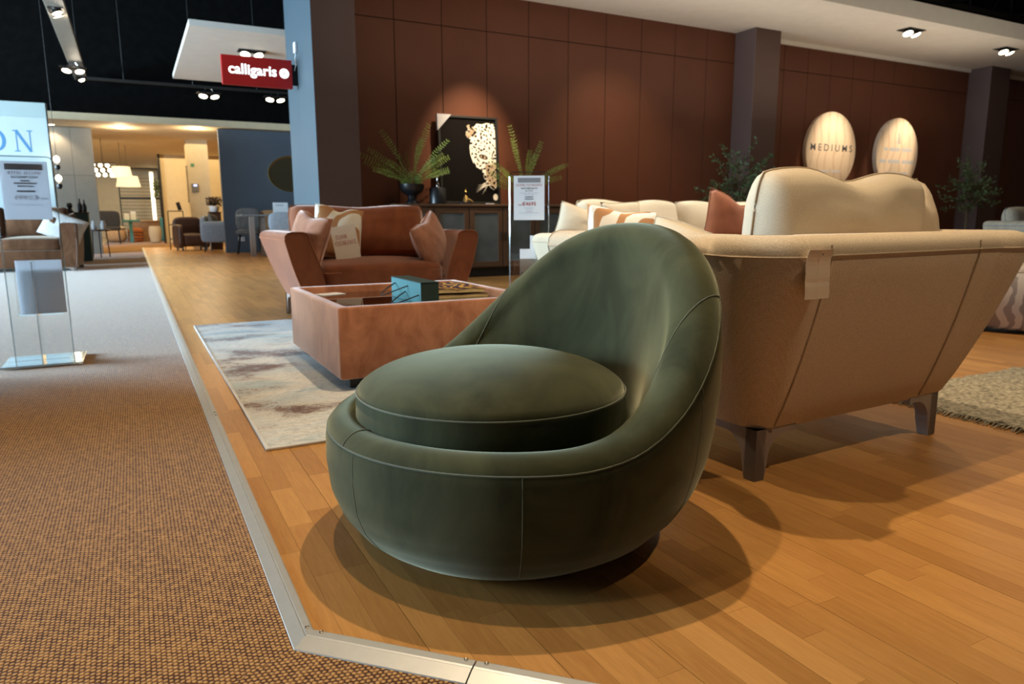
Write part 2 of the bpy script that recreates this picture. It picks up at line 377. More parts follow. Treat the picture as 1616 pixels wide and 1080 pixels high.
# oak strip floor
m = MB(); m.poly([(.23, 1.27, -.012), (5.4, -3.9, -.012), (22, -3.9, -.012), (22, 21.4, -.012), (.23, 21.4, -.012)])
floor = struct(m.build('floor', M['subfloor']), 'oak strip floor of the lounge displays')
def unit_plank():
    mm = MB(); mm._new([(0, 0, -.012), (1, 0, -.012), (1, 1, -.012), (0, 1, -.012), (0, 0, 0), (1, 0, 0), (1, 1, 0), (0, 1, 0)], [(4, 5, 6, 7), (0, 1, 5, 4), (1, 2, 6, 5), (2, 3, 7, 6), (3, 0, 4, 7)])
    return mm
CP = Vector((0, 0, .77))
def vis(x, y, z=0):
    d = Vector((x, y, z))-CP; q = d.dot(_F)
    if q < .3: return None
    return 808+1124*d.dot(_X2)/q, 540-1124*d.dot(_U2)/q, q
cand = []
SW = .0621
i0 = -3
rng = random.Random(3)
for i in range(i0, 330):
    xa = max(.411+i*SW, .235); xb = .411+(i+1)*SW
    if xb <= .24: continue
    ybot = max(1.500-xb, -2.5); y = ybot-rng.uniform(0, .5)
    first = True
    while y < 21.4:
        L = rng.choice((.28, .36, .44, .5, .56, .62))*rng.uniform(.9, 1.1); y2 = min(y+L, 21.4)
        if y2 > 1.500-xb:
            ps = [vis(*q) for q in ((xa, y), (xb, y2), ((xa+xb)/2, (y+y2)/2))]
            if any(p and -60 < p[0] < 1690 and p[1] < 1150 for p in ps):
                cand.append((xa, xb, y, y2))
        y = y2
def hidden(x, y):
    if .30 < x < 2.4 and 2.40 < y < 5.6: return True
    p = vis(x, y)
    if not p: return True
    a, b2, _ = p
    if ((a-800)/250)**2+((b2-720)/200)**2 < 1 or (a > 800 and a < 1140 and 360 < b2 < 740): return True
    if 1100 < a < 1560 and b2 < 640: return True
    if a > 430 and b2 < 500: return True
    if a < 0 or a > 1616 or b2 > 1080: return True
    return False
scored = []
for c_ in cand:
    cx, cy = (c_[0]+c_[1])/2, (c_[2]+c_[3])/2
    p = vis(cx, max(cy, 1.5-cx+.01)); s_ = 0
    if p and not hidden(cx, max(cy, 1.5-cx+.01)): s_ = (c_[3]-c_[2])*(c_[1]-c_[0])/p[2]**3
    scored.append((s_, c_))
scored.sort(key=lambda q: -q[0])
um = unit_plank().build('plank', M['plank']); plank_me = um.data; bpy.data.objects.remove(um)
G = .00022
def cut_plank(mm, xa, xb, y, y2):
    """clip by the line x+y = 1.500 of the metal edging"""
    k = 1.500
    P = [(xa, y), (xb, y), (xb, y2), (xa, y2)]; out = []
    for a in range(4):
        p, q = P[a], P[(a+1) % 4]; da, db = sum(p)-k, sum(q)-k
        if da >= 0: out.append(p)
        if (da >= 0) != (db >= 0):
            t = da/(da-db); out.append((p[0]+(q[0]-p[0])*t, p[1]+(q[1]-p[1])*t))
    if len(out) > 2: mm.rings([[Vector((a, b2, -.012)) for a, b2 in out], [Vector((a, b2, 0)) for a, b2 in out]])
rest = MB()
for n_, (s_, (xa, xb, y, y2)) in enumerate(scored):
    xa2, xb2, ya2, yb2 = xa+G, xb-G, y+G, y2-G
    if (i := round((xa-.411)/SW)) % 3 == 0: xa2 += .0007
    need = xa2+ya2 < 1.5005
    if n_ < 300 and s_ > 0:
        if need:
            mm = MB(); cut_plank(mm, xa2, xb2, ya2, yb2); o = mm.build('plank', M['plank'], floor)
        else:
            o = bpy.data.objects.new('plank', plank_me); COL.objects.link(o); o.parent = floor
            o.location = (xa2, ya2, 0); o.scale = (xb2-xa2, yb2-ya2, 1)
    elif need: cut_plank(rest, xa2, xb2, ya2, yb2)
    else: rest._new([(xa2, ya2, -.012), (xb2, ya2, -.012), (xb2, yb2, -.012), (xa2, yb2, -.012), (xa2, ya2, 0), (xb2, ya2, 0), (xb2, yb2, 0), (xa2, yb2, 0)], [(4, 5, 6, 7), (0, 1, 5, 4), (1, 2, 6, 5), (2, 3, 7, 6), (3, 0, 4, 7)])
tag(rest.build('planks_beyond', M['plank'], floor), kind='stuff')
# metal edging: section from inner edge (t=0) to outer edge (t=1)
SEC = [(0, -.011), (0, .0045), (.06, .006), (.34, .006), (.40, .0045), (.44, .0055), (.97, -.002), (1, -.0045)]
def trim_left(name, y0, y1, mitre=False):
    mm = MB(); r0 = []; r1 = []
    for t, z in SEC:
        r0.append(Vector((.24-.044*t, (y0-.037*t if mitre else y0), z))); r1.append(Vector((.24-.044*t, y1, z)))
    mm.rings([r0, r1]); o = struct(mm.build(name, M['steel']))
    return o
def trim_diag(name, s0, s1, mitre=False):
    d = Vector((1, -1, 0)).normalized(); nrm = Vector((-1, -1, 0)).normalized(); mm = MB(); r0 = []; r1 = []
    P0 = Vector((.24, 1.264, 0))
    for t, z in SEC:
        c0 = P0+nrm*.0573*t; c0.z = z
        a = (Vector((.24-.044*t, 1.264-.037*t, z)) if mitre else c0+d*s0); r0.append(a); r1.append(c0+d*s1)
    mm.rings([r0, r1]); return struct(mm.build(name, M['steel']))
def screw(par, x, y):
    mm = MB(); mm.lathe([(.0042, 0), (.0042, .0012), (.003, .0018), (.0012, .0010), (.0008, .0010)], 12, (x, y, .006)); mm.build('screw', M['screw'], par, True)
T1 = trim_left('trim_1', 1.264, 2.96, True); screw(T1, .231, 1.275); screw(T1, .231, 2.94)
T2 = trim_left('trim_2', 2.963, 5.6); screw(T2, .231, 2.99); screw(T2, .231, 5.58)
T3 = trim_left('trim_3', 5.603, 21.4)
T4 = trim_diag('trim_4', 0, .327, True); screw(T4, .2505, 1.2455); screw(T4, .455, 1.041)
T5 = trim_diag('trim_5', .330, 2.4); screw(T5, .482, 1.014)
# brown panelled wall
WY = 8.9
m = MB(); m.b(2.3, 24, WY+.012, WY+.2, 0, 3.9)
wall = struct(m.build('wall_back', M['groove']), 'dark brown panelled wall')
xs = [2.42]+[3.06+.633*k for k in range(9)]+[8.75]; xs2 = [9.2]+[9.82+.571*k for k in range(24)]
for X in (xs, xs2):
    for a, b2 in zip(X, X[1:]):
        for z0, z1 in ((0, 3.162), (3.172, 3.66)):
            mm = MB(); mm.b(a+.0045, b2-.0045, WY, WY+.013, z0, z1, .003); mm.build('panel', M['brown'], wall)
for nm, a, b2, lab in (('column', 8.70, 9.24, 'square brown column left of the oval signs'), ('column', 14.97, 15.62, 'square brown column at the right end of the panelled wall')):
    mm = MB(); mm.b(a, b2, 8.47, 8.9, 0, 3.62, .006); struct(mm.build(nm, M['brownpier']), lab)
# pier: brown front, slate blue side
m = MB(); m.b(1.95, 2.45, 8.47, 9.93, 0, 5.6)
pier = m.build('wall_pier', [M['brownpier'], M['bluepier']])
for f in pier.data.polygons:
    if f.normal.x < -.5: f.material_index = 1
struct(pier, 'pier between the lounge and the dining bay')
# canopy over the wall
m = MB(); m.b(2.45, 24, 7.07, 8.9, 3.62, 3.86); can = m.build('ceiling', [M['white'], M['fascia']]); struct(can, 'white canopy over the brown wall')
m = MB(); m.b(9.24, 24, 8.86, 8.9, 3.56, 3.62); struct(m.build('trim_6', M['white']))
m = MB(); m.b(.9, 3.6, 10.9, 15.04, 3.3, 3.38); struct(m.build('ceiling', M['white']), 'white floating soffit behind the red sign')
m = MB(); m.b(-12, 26, -5, 40, 5.6, 5.7); struct(m.build('ceiling', M['black']), 'black open ceiling')
# far bays: cream ceiling slab, black header above
m = MB(); m.b(-6, 4.6, 17, 37, 2.70, 2.84); struct(m.build('ceiling', M['creamwall']), 'cream ceiling of the far bays')
m = MB(); m.b(-8, 4.6, 17.0, 17.2, 2.842, 5.6); struct(m.build('wall_header', M['black']), 'black wall above the cream ceiling')
m = MB(); m.b(1.84, 4.6, 17.25, 17.4, 0, 2.69); struct(m.build('wall_dining', M['blue']), 'slate blue wall with the oval mirror')
gw = MB(); gw.b(-4, -.60, 18.33, 18.45, 0, 2.69); gwo = struct(gw.build('wall_grey', M['groove']), 'grey panelled wall at the left')
for a, b2 in ((-2.05, -1.52), (-1.515, -1.0), (-.995, -.60)):
    for z0, z1 in ((0, 1.685), (1.69, 2.69)):
        mm = MB(); mm.b(a, b2, 18.31, 18.335, z0, z1, .003); mm.build('panel', M['grey'], gwo)
m = MB(); m.b(1.36, 1.86, 20, 20.5, 0, 2.70); struct(m.build('column', M['creamwall']), 'square cream column in the far bays')
m = MB(); m.b(.92, 4, 25.0, 25.15, 0, 2.70); struct(m.build('wall_partition', M['creamwall']), 'cream partition behind the cream column')
m = MB(); m.b(-6, 4.6, 34, 34.2, 0, 2.9); struct(m.build('wall_far', M['creamwall']), 'cream end wall of the far bays')
# roof steel above the canopy
tr = MB()
for y_, z_ in ((6.4, 4.15), (6.4, 4.85), (7.6, 4.15), (7.6, 4.85)): tr.b(3, 20, y_-.04, y_+.04, z_-.04, z_+.04)
for k in range(28):
    x_ = 3+k*.6
    for y_ in (6.4, 7.6): tr.tube([(x_, y_, 4.15), (x_+.6, y_, 4.85) if k % 2 else (x_+.001, y_, 4.85)], .02, 6)
    if k % 3 == 0: tr.b(x_-.02, x_+.02, 6.4, 7.6, 4.13, 4.17)
struct(tr.build('ceiling_truss', M['truss']), 'dark steel lattice above the canopy')

# ================================================================== SOFT SHAPES
def pillow_bm(w_, h_, d, seed=0, pinch=.07, dent=.12, p=.42, n=18, chop=0, rnd=.03):
    """stuffed cushion in its local XZ plane (x width, z height, y thickness), base edge at z=0"""
    mm = MB(); V = []; idx = {}
    def pt(i, j, s):
        u, v = -1+2*i/n, -1+2*j/n
        border = i in (0, n) or j in (0, n)
        key = (i, j, 0 if border else s)
        if key in idx: return idx[key]
        kk = 1-rnd*(u*u*v*v)**2
        x = w_/2*u*(1-pinch*(1-v*v))*kk; z = h_/2*v*(1-pinch*(1-u*u))*kk
        if chop and v > 0: z -= chop*h_*v*math.exp(-(u/.30)**2)
        t = 0 if border else d/2*((1-u*u)*(1-v*v))**p
        q = noise.noise(Vector((u*1.6+seed*3.1, v*1.6, s*.7+seed)))*dent + noise.noise(Vector((u*4+seed, v*4, s+seed*2)))*dent*.4
        y = s*t*(1+q); z += noise.noise(Vector((u*1.3, seed*1.7, v)))*.03*h_
        idx[key] = len(V); V.append(Vector((x, y, z+h_/2))); return idx[key]
    F = []
    for s in (1, -1):
        for i in range(n):
            for j in range(n):
                F.append((pt(i, j, s), pt(i+1, j, s), pt(i+1, j+1, s), pt(i, j+1, s)))
    mm._new(V, F); return mm
def pillow_edge(w_, h_, pinch=.07, seed=0, r=.004, n=18, chop=0, rnd=.03):
    P = []
    def q(u, v):
        kk = 1-rnd*(u*u*v*v)**2
        x = w_/2*u*(1-pinch*(1-v*v))*kk; z = h_/2*v*(1-pinch*(1-u*u))*kk
        if chop and v > 0: z -= chop*h_*v*math.exp(-(u/.30)**2)
        z += noise.noise(Vector((u*1.3, seed*1.7, v)))*.03*h_
        P.append(Vector((x, 0, z+h_/2)))
    for k in range(n): q(-1+2*k/n, -1)
    for k in range(n): q(1, -1+2*k/n)
    for k in range(n): q(1-2*k/n, 1)
    for k in range(n): q(-1, 1-2*k/n)
    return MB().tube(P, r, 6, True)
def puff_bm(w_, d, h_, n=5, N_=14, crown=0, c=(0, 0, 0), wob=.0, seed=0):
    """rounded block: cube grid pushed on to a superellipsoid; base at z=0"""
    mm = MB(); bm = mm.bm
    bmesh.ops.create_cube(bm, size=2); bmesh.ops.subdivide_edges(bm, edges=bm.edges[:], cuts=N_, use_grid_fill=True)
    for v in bm.verts:
        p = v.co; k = (abs(p.x)**n+abs(p.y)**n+abs(p.z)**n)**(1/n); q = p/k
        z = q.z*h_/2
        if q.z > 0: z += crown*(1-q.x**2)*(1-q.y**2)*q.z
        g = noise.noise(Vector((q.x*2+seed, q.y*2, q.z*2)))*wob
        v.co = Vector((q.x*w_/2*(1+g), q.y*d/2*(1+g), z*(1+g)+h_/2))+Vector(c)
    return mm
def cushion(name, label, loc, rot, size, m, seam=None, seed=1, group=None, dent=.12, pinch=.07, chop=0, cat='cushion'):
    t = thing(name, label, cat, loc, 0, group); t.rotation_euler = rot
    o = pillow_bm(*size, seed=seed, dent=dent, pinch=pinch, chop=chop).build('cover', m, t, True, angle=0)
    if seam: pillow_edge(size[0], size[1], pinch, seed, .0035, chop=chop).build('piping', seam, t, True)
    return t

# ================================================================== GREEN SWIVEL CHAIR
ch = thing('swivel_chair', 'round dark green velvet swivel tub chair standing on the oak floor in the foreground', 'armchair', (.78, 1.52, 0), R(8))
HP = [(0, .757), (15, .748), (30, .71), (45, .625), (60, .508), (75, .405), (90, .34), (105, .322), (180, .316)]
def lerp_tab(T, x):
    for (a, fa), (b2, fb) in zip(T, T[1:]):
        if x <= b2:
            t = (x-a)/(b2-a); return fa+(fb-fa)*t
    return T[-1][1]
def hgt(off):  # smoothed
    s = 0; W = 0
    for k in range(-6, 7):
        q = math.exp(-(k/3.2)**2); x = abs(off+k*2.4); x = 360-x if x > 180 else x
        s += q*lerp_tab(HP, x); W += q
    return s/W
def chair_profile(off):
    h = hgt(off); wb = ((1+math.cos(R(off)))/2)**1.1
    th = .098+.03*wb; rt = .05+.012*wb
    def rb(z):
        tab = [(0, .30), (.02, .325), (.05, .368), (.10, .405), (.15, .424), (.22, .431), (.30, .428), (.8, .405)]
        return lerp_tab(tab, z)+wb*.112*math.sin(math.pi*min(1, z/.97))
    P = []; zt = h-rt; K = 16
    for k in range(K+1):
        z = .02+(zt-.02)*(k/K)**1.15; P.append((rb(z), z))
    ro = rb(zt); rc = ro-th/2
    for k in range(1, 11):
        a = math.pi*k/11; P.append((rc+th/2*math.cos(a), zt+rt*math.sin(a)))
    ri = ro-th; z1 = .255; r1 = .318
    for k in range(0, 11):
        q = k/10; z = zt+(z1-zt)*q
        P.append((ri+(r1-ri)*q-.018*wb*math.sin(math.pi*q), z))
    return P
NT = 120
prof = [chair_profile(abs(180-k*360/NT)) for k in range(NT)]  # k=0 faces front (off 180)
NPP = len(prof[0])
def chpt(deg, u, out=0):
    """deg: 0 is the back, u index along the profile (float)"""
    P = chair_profile(abs(deg) if abs(deg) <= 180 else 360-abs(deg)); i = min(int(u), NPP-2); f = u-i
    r = P[i][0]+(P[i+1][0]-P[i][0])*f; z = P[i][1]+(P[i+1][1]-P[i][1])*f
    tx, tz = P[i+1][0]-P[i][0], P[i+1][1]-P[i][1]; l = math.hypot(tx, tz) or 1
    r += out*tz/l; z -= out*tx/l
    a = R(deg); return Vector((r*math.cos(a), r*math.sin(a), z))
V = []; F = []
for k in range(NT):
    deg = k*360/NT-180
    a = R(deg)
    for r_, z_ in prof[k]: V.append(Vector((r_*math.cos(a), r_*math.sin(a), z_)))
for k in range(NT):
    for i in range(NPP-1):
        a, b2 = k*NPP+i, ((k+1) % NT)*NPP+i; F.append((a, b2, b2+1, a+1))
F.append(tuple(k*NPP for k in range(NT))); F.append(tuple(k*NPP+NPP-1 for k in range(NT)))
m = MB(); m._new(V, F); m.build('shell', M['green'], ch, True, angle=0)
# piping of the shell
def seam(pts, r=.0016): MB().tube(pts, r, 6).build('seam', M['greenseam'], ch, True, angle=0)
sr = [chpt(d, 17.5, .0005) for d in range(-180, 181, 4)]
MB().tube(sr[:-1], .0018, 6, True).build('seam', M['greenseam'], ch, True, angle=0)
for d in (-68, 68, -121, 121, -173):
    if abs(d) > 100: seam([chpt(d, u/2, .0) for u in range(0, 36)], .0009)
    else: seam([chpt(d, u/2, .0) for u in range(0, 36)], .0009)
for s_ in (-1, 1):   # wing seams on the inside of the back
    seam([chpt(s_*(44+(u-17)*1.25+.11*(u-17)**2), u, .0004) for u in [17+k*.5 for k in range(0, 32)]], .0016)
seam([chpt(180, u, .0004) for u in [17.5+k*.5 for k in range(0, 20)]], .0014)
# seat cushion: drum side, piping, domed top
RC = .322; CX = -.04
m = MB(); prf = [(RC-.02, .245), (RC-.006, .262), (RC+.002, .30), (RC+.001, .345), (RC-.003, .368)]
for k in range(1, 19):
    q = k/18; r_ = (RC-.003)*(1-q**1.6); prf.append((max(r_, .001), 0.368+.082*max(0, 1-(r_/RC)**2.5)**.66))
m.lathe(prf, 72, (CX, 0, 0), 1, 1.0)
cu = m.build('seat_cushion', M['green'], ch, True, angle=0)
m = MB(); m.tube([(CX+RC*math.cos(R(a)), RC*math.sin(R(a)), .368) for a in range(0, 360, 5)], .002, 6, True); m.build('piping', M['greenseam'], cu, True)
m = MB(); m.lathe([(.28, 0), (.295, .004), (.295, .021), (.26, .021)], 48); m.build('plinth', M['blackmetal'], ch, True)

# ================================================================== SOFAS
def sofa_leg(mm, cx, cy, sx, sy, h=.165, L=.17, T=.04):
    """bracket leg: two curved wings meeting in a tapered post (corner at cx,cy, wings run along -sx and -sy)"""
    pr = []
    for k in range(9):
        a = R(90*k/8); pr.append((.052+.075*(1-math.sin(a)), h-.022-.075*(1-math.cos(a))))
    prof_ = [(0, 0), (.040, 0), (.052, h-.10)]+pr[::-1]+[(L, h-.022), (L, h), (0, h)]
    prof_ = [p for i, p in enumerate(prof_) if i == 0 or (abs(p[0]-prof_[i-1][0])+abs(p[1]-prof_[i-1][1])) > 1e-5]
    mm.prism([(cx-sx*a, cy, z) for a, z in prof_], (0, -sy*T, 0))
    mm.prism([(cx, cy-sy*a, z) for a, z in prof_], (-sx*T, 0, 0))
def sofa(name, label, cat, loc, rz, W, D, mats, nseat, flare=.14, ht=.675, group=None, seat_z=.40, back_h=.45, th=.15, hb=.165, backflare=None, backs=None, bseed=1, seam_in=(0, 0), tilt=-10, chop=.03):
    fab, cus, smm = mats; bf = backflare or flare
    t = thing(name, label, cat, loc, rz, group)
    # plan path at the foot of the shell
    w2, d2, rc = W/2, D/2, .07; path = []
    def arc(cx, cy, a0, a1):
        for k in range(9):
            a = R(a0+(a1-a0)*k/8); path.append((Vector((cx+rc*math.cos(a), cy+rc*math.sin(a), 0)), Vector((math.cos(a), math.sin(a), 0))))
    for k in range(9): path.append((Vector((-w2, -d2+(D-rc)*k/9, 0)), Vector((-1, 0, 0))))
    arc(-w2+rc, d2-rc, 180, 90)
    for k in range(1, 40): path.append((Vector((-w2+rc+(W-2*rc)*k/40, d2, 0)), Vector((0, 1, 0))))
    arc(w2-rc, d2-rc, 90, 0)
    for k in range(9, -1, -1): path.append((Vector((w2, -d2+(D-rc)*k/9, 0)), Vector((1, 0, 0))))
    rg = []; nP = len(path)
    def section(p, n):
        fl = flare*abs(n.x)+bf*abs(n.y)
        sec = [(0.0-.012, hb-.005), (0, hb+.01)]
        for k in range(1, 7):
            q = k/7; sec.append((fl*q+.012*math.sin(math.pi*q), hb+(ht-.045-hb)*q))
        sec += [(fl, ht-.045), (fl-.004, ht-.018), (fl-.022, ht), (fl-.05, ht+.008), (fl-th+.05, ht+.008), (fl-th+.02, ht-.002), (fl-th+.004, ht-.022), (fl-th, ht-.05)]
        sec += [(-th+.5*fl, (ht+hb)/2), (-th+.02, hb+.02), (-th+.02, hb-.005)]
        return [p+n*o+Vector((0, 0, z)) for o, z in sec]
    for p, n in path: rg.append(section(p, n))
    m = MB(); m.rings(rg); m.build('frame', fab, t, True, angle=50)
    # piping along the top edge and down the corners
    MB().tube([r[8]+(r[8]-r[11])*.008 for r in rg], .0035, 6).build('piping', smm, t, True)
    ic = [i for i, (p, n) in enumerate(path) if abs(abs(n.y)-1) < 1e-6]
    for k in (min(ic, key=lambda i: abs(path[i][0].x-(path[ic[0]][0].x+seam_in[0]))), ic[-1]):
        MB().tube([v*1.0+path[k][1]*.002 for v in rg[k][1:10]], .0035, 6).build('piping', smm, t, True)
    for k in (0, nP-1):   # arm front edges
        MB().tube([v+Vector((0, -.002, 0)) for v in rg[k][1:17]], .003, 6).build('piping', smm, t, True)
    # base under the seat
    m = MB(); m.b(-w2+.11, w2-.11, -d2+.01, d2-.10, hb, seat_z-.15, .015); m.build('seat_base', fab, t, True)
    iw = W-2*th+.12; sw = iw/nseat
    for k in range(nseat):
        x = -iw/2+sw*(k+.5)
        sc_ = puff_bm(sw-.006, D-.14, .19, 7, 12, .03, (x, -.06, seat_z-.165), .012, k+bseed).build('seat_cushion', cus, t, True, angle=0)
        hz = seat_z-.165+.13
        MB().tube([(x+dx*(sw/2-.012), -.06+dy*(D/2-.078), hz) for dx, dy in ((-1, -1), (1, -1), (1, 1), (-1, 1))], .0035, 6, True).build('piping', smm, sc_)
    bl = backs or [(-iw/2+sw*(k+.5), sw) for k in range(nseat)]
    for k, (x, bw) in enumerate(bl):
        bc = pillow_bm(bw+.04, back_h, .27, seed=bseed+k, pinch=.035, dent=.16, p=.34, chop=chop, rnd=.075)
        o = bc.build('back_cushion', cus, t, True, (x, d2-.20+.02, seat_z+.02), (R(tilt), 0, 0), angle=0)
        pillow_edge(bw+.04, back_h, .035, bseed+k, .0035, chop=chop, rnd=.075).build('piping', smm, o, True)
    for sx in (-1, 1):
        for sy in (-1, 1):
            m = MB(); sofa_leg(m, sx*(w2-.005-(seam_in[0]*.5 if sx < 0 else 0)), sy*(d2-.005), sx, sy, hb+.004); m.build('leg', M['leg'], t)
    return t
# rust loveseat facing the camera, behind the coffee table
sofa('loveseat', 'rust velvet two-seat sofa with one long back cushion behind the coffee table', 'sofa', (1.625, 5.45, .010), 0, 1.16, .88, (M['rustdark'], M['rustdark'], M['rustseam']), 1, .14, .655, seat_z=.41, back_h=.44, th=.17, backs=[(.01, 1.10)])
# cream armchair-sofa with its back to the camera
sofa('snuggler_sofa', 'cream woven sofa seen from behind with a paper tag hung on its back', 'sofa', (2.03, 1.875, 0), R(180+2.5), 1.0, .86, (M['cream'], M['creamcush'], M['creamseam']), 1, .16, .712, seat_z=.44, back_h=.46, th=.17, backflare=.15, hb=.152, bseed=4, seam_in=(.12, 0), tilt=-6, chop=.075)
# cream sofa against the panelled wall side
sofa('long_sofa', 'long cream sofa facing the camera with white back cushions under a spotlight', 'sofa', (3.78, 3.62, 0), 0, 2.62, .90, (M['creamcush'], M['creamcush'], M['creamseam']), 3, .13, .655, seat_z=.42, back_h=.45, bseed=9)

# ================================================================== LETTERING
def sans(s, h_, width, m, parent, mat4, bold=0, space=1, name='lettering', ex=.0004):
    cu_ = bpy.data.curves.new('txt', 'FONT'); cu_.body = s; cu_.size = 1; cu_.offset = bold; cu_.space_character = space; cu_.extrude = 0; cu_.resolution_u = 3
    to = bpy.data.objects.new('txt', cu_); COL.objects.link(to); bpy.context.view_layer.update()
    me = bpy.data.meshes.new_from_object(to.evaluated_get(bpy.context.evaluated_depsgraph_get()))
    bpy.data.objects.remove(to); bpy.data.curves.remove(cu_)
    xs_ = [v.co.x for v in me.vertices]; ys_ = [v.co.y for v in me.vertices]
    x0, x1, y0, y1 = min(xs_), max(xs_), min(ys_), max(ys_)
    for v in me.vertices:
        v.co = Vector(((v.co.x-(x0+x1)/2)/(x1-x0)*width, 0, (v.co.y-(y0+y1)/2)/(y1-y0)*h_))
    me.materials.clear(); me.materials.append(m)
    o = bpy.data.objects.new(name, me); COL.objects.link(o); o.parent = parent; o.matrix_local = mat4; return o
# serif capitals drawn as thick and thin strokes: unit cap height
def _arc(cx, cy, rx, ry, a0, a1, n=14): return [(cx+rx*math.cos(R(a0+(a1-a0)*k/n)), cy+ry*math.sin(R(a0+(a1-a0)*k/n))) for k in range(n+1)]
T_, H_ = .13, .05
SER = {
 'F': (.62, [([(.16, 0), (.16, 1)], T_), ([(.16, .975), (.58, .975)], H_), ([(.16, .52), (.45, .52)], H_), ([(.58, 1), (.58, .76)], H_), ([(.03, .02), (.34, .02)], H_), ([(.03, .98), (.2, .98)], H_)]),
 'L': (.62, [([(.16, 0), (.16, 1)], T_), ([(.03, .98), (.3, .98)], H_), ([(.03, .025), (.6, .025)], H_), ([(.6, 0), (.6, .26)], H_)]),
 'O': (.80, [(_arc(.40, .5, .31, .46, 0, 360, 26), 'O')]),
 'R': (.74, [([(.16, 0), (.16, 1)], T_), ([(.03, .98), (.36, .98)], H_), ([(.03, .02), (.3, .02)], H_), (_arc(.34, .74, .19, .23, 90, -90), .10), ([(.16, .5), (.36, .5)], H_), ([(.34, .5), (.64, .02)], T_), ([(.58, .02), (.74, .02)], H_)]),
 'C': (.74, [(_arc(.42, .5, .32, .46, 55, 305, 22), 'O'), ([(.64, 1), (.64, .72)], H_), ([(.64, .25), (.64, .1)], H_)]),
 'E': (.66, [([(.16, 0), (.16, 1)], T_), ([(.03, .975), (.58, .975)], H_), ([(.16, .52), (.46, .52)], H_), ([(.58, 1), (.58, .76)], H_), ([(.03, .025), (.62, .025)], H_), ([(.62, 0), (.62, .26)], H_)]),
 'A': (.80, [([(.10, 0), (.40, 1)], H_), ([(.40, 1), (.70, 0)], T_), ([(.20, .34), (.60, .34)], H_), ([(0, .02), (.22, .02)], H_), ([(.56, .02), (.80, .02)], H_)]),
 'N': (.86, [([(.14, 0), (.14, 1)], H_), ([(.14, 1), (.70, 0)], T_), ([(.70, 0), (.70, 1)], H_), ([(.0, .98), (.2, .98)], H_), ([(.58, .98), (.82, .98)], H_), ([(.02, .02), (.26, .02)], H_)]),
 'S': (.60, [(_arc(.30, .73, .21, .24, 20, 270, 14), .10), (_arc(.30, .26, .23, .24, 90, -160, 14), .11)]),
 'P': (.66, [([(.16, 0), (.16, 1)], T_), ([(.03, .98), (.36, .98)], H_), ([(.03, .02), (.32, .02)], H_), (_arc(.34, .71, .22, .26, 90, -90), .11), ([(.16, .45), (.36, .45)], H_)]),
 'I': (.36, [([(.18, 0), (.18, 1)], T_), ([(.04, .98), (.32, .98)], H_), ([(.04, .02), (.32, .02)], H_)]),
}
def serif(s, h_, width, m, parent, mat4, name='lettering'):
    mm = MB(); x = 0
    for chx in s:
        if chx == ' ': x += .38; continue
        adv, st = SER[chx]
        for k_, (pts, wd) in enumerate(st):
            L = []; Rr = []; n = len(pts)
            for i, p in enumerate(pts):
                a, b2 = pts[max(i-1, 0)], pts[min(i+1, n-1)]
                if wd == 'O' and chx == 'O' and i in (0, n-1): a, b2 = pts[n-2], pts[1]
                dx, dy = b2[0]-a[0], b2[1]-a[1]; l = math.hypot(dx, dy) or 1
                ww = wd if wd != 'O' else .035+.10*abs(dy/l)**1.5
                L.append((x+p[0]-dy/l*ww/2, p[1]+dx/l*ww/2)); Rr.append((x+p[0]+dy/l*ww/2, p[1]-dx/l*ww/2))
            for i in range(n-1): mm.poly([(q[0], -.00002*k_, q[1]) for q in (L[i], L[i+1], Rr[i+1], Rr[i])])
        x += adv+.06
    for v in mm.bm.verts: v.co = Vector(((v.co.x-x/2)/x*width, v.co.y, (v.co.z-.5)*h_))
    o = mm.build(name, m, parent); o.matrix_local = mat4; return o
def XF(loc, rz=0, rx=0): return Matrix.Translation(loc) @ Matrix.Rotation(rz, 4, 'Z') @ Matrix.Rotation(rx, 4, 'X')

# ================================================================== RUGS
m = MB(); m.b(.345, 2.35, 2.412, 5.54, .001, .009)
rg_ = tag(m.build('area_rug', M['rug']), 'faded blue and cream abstract rug under the coffee table', 'rug')
m = MB(); m.b(.335, .347, 2.402, 5.55, .001, .010, .002); m.b(.347, 2.36, 2.402, 2.413, .001, .010, .002); m.b(.347, 2.36, 5.54, 5.551, .001, .010, .002); m.b(2.35, 2.36, 2.413, 5.54, .001, .010, .002)
m.build('binding', M['binding'], rg_)
rr = random.Random(5)
m = MB(); Nx, Ny = 90, 46
vs = []
for i in range(Nx+1):
    for j in range(Ny+1):
        x, y = 2.79+2.9*i/Nx, .42+1.51*j/Ny
        vs.append((x, y, .010+.012*noise.noise(Vector((x*38, y*38, 0)))+.004*rr.random()))
m._new(vs, [(i*(Ny+1)+j, (i+1)*(Ny+1)+j, (i+1)*(Ny+1)+j+1, i*(Ny+1)+j+1) for i in range(Nx) for j in range(Ny)])
m.b(2.79, 5.69, .42, 1.93, .001, .006)
sr_ = tag(m.build('fringed_rug', M['shag'], None, True), 'grey-green shaggy rug with a fringed end beside the near cream sofa', 'rug')
m = MB()
for k in range(230):
    y = .42+1.51*k/230; a = rr.uniform(-.012, .012); L = rr.uniform(.035, .065)
    m.tube([(2.795, y, .010), (2.79-L*.5, y+a*.4, .010+rr.uniform(0, .006)), (2.79-L, y+a, .003)], [.0028, .0026, .0014], 5)
tag(m.build('fringe', M['shag'], sr_), kind='stuff')

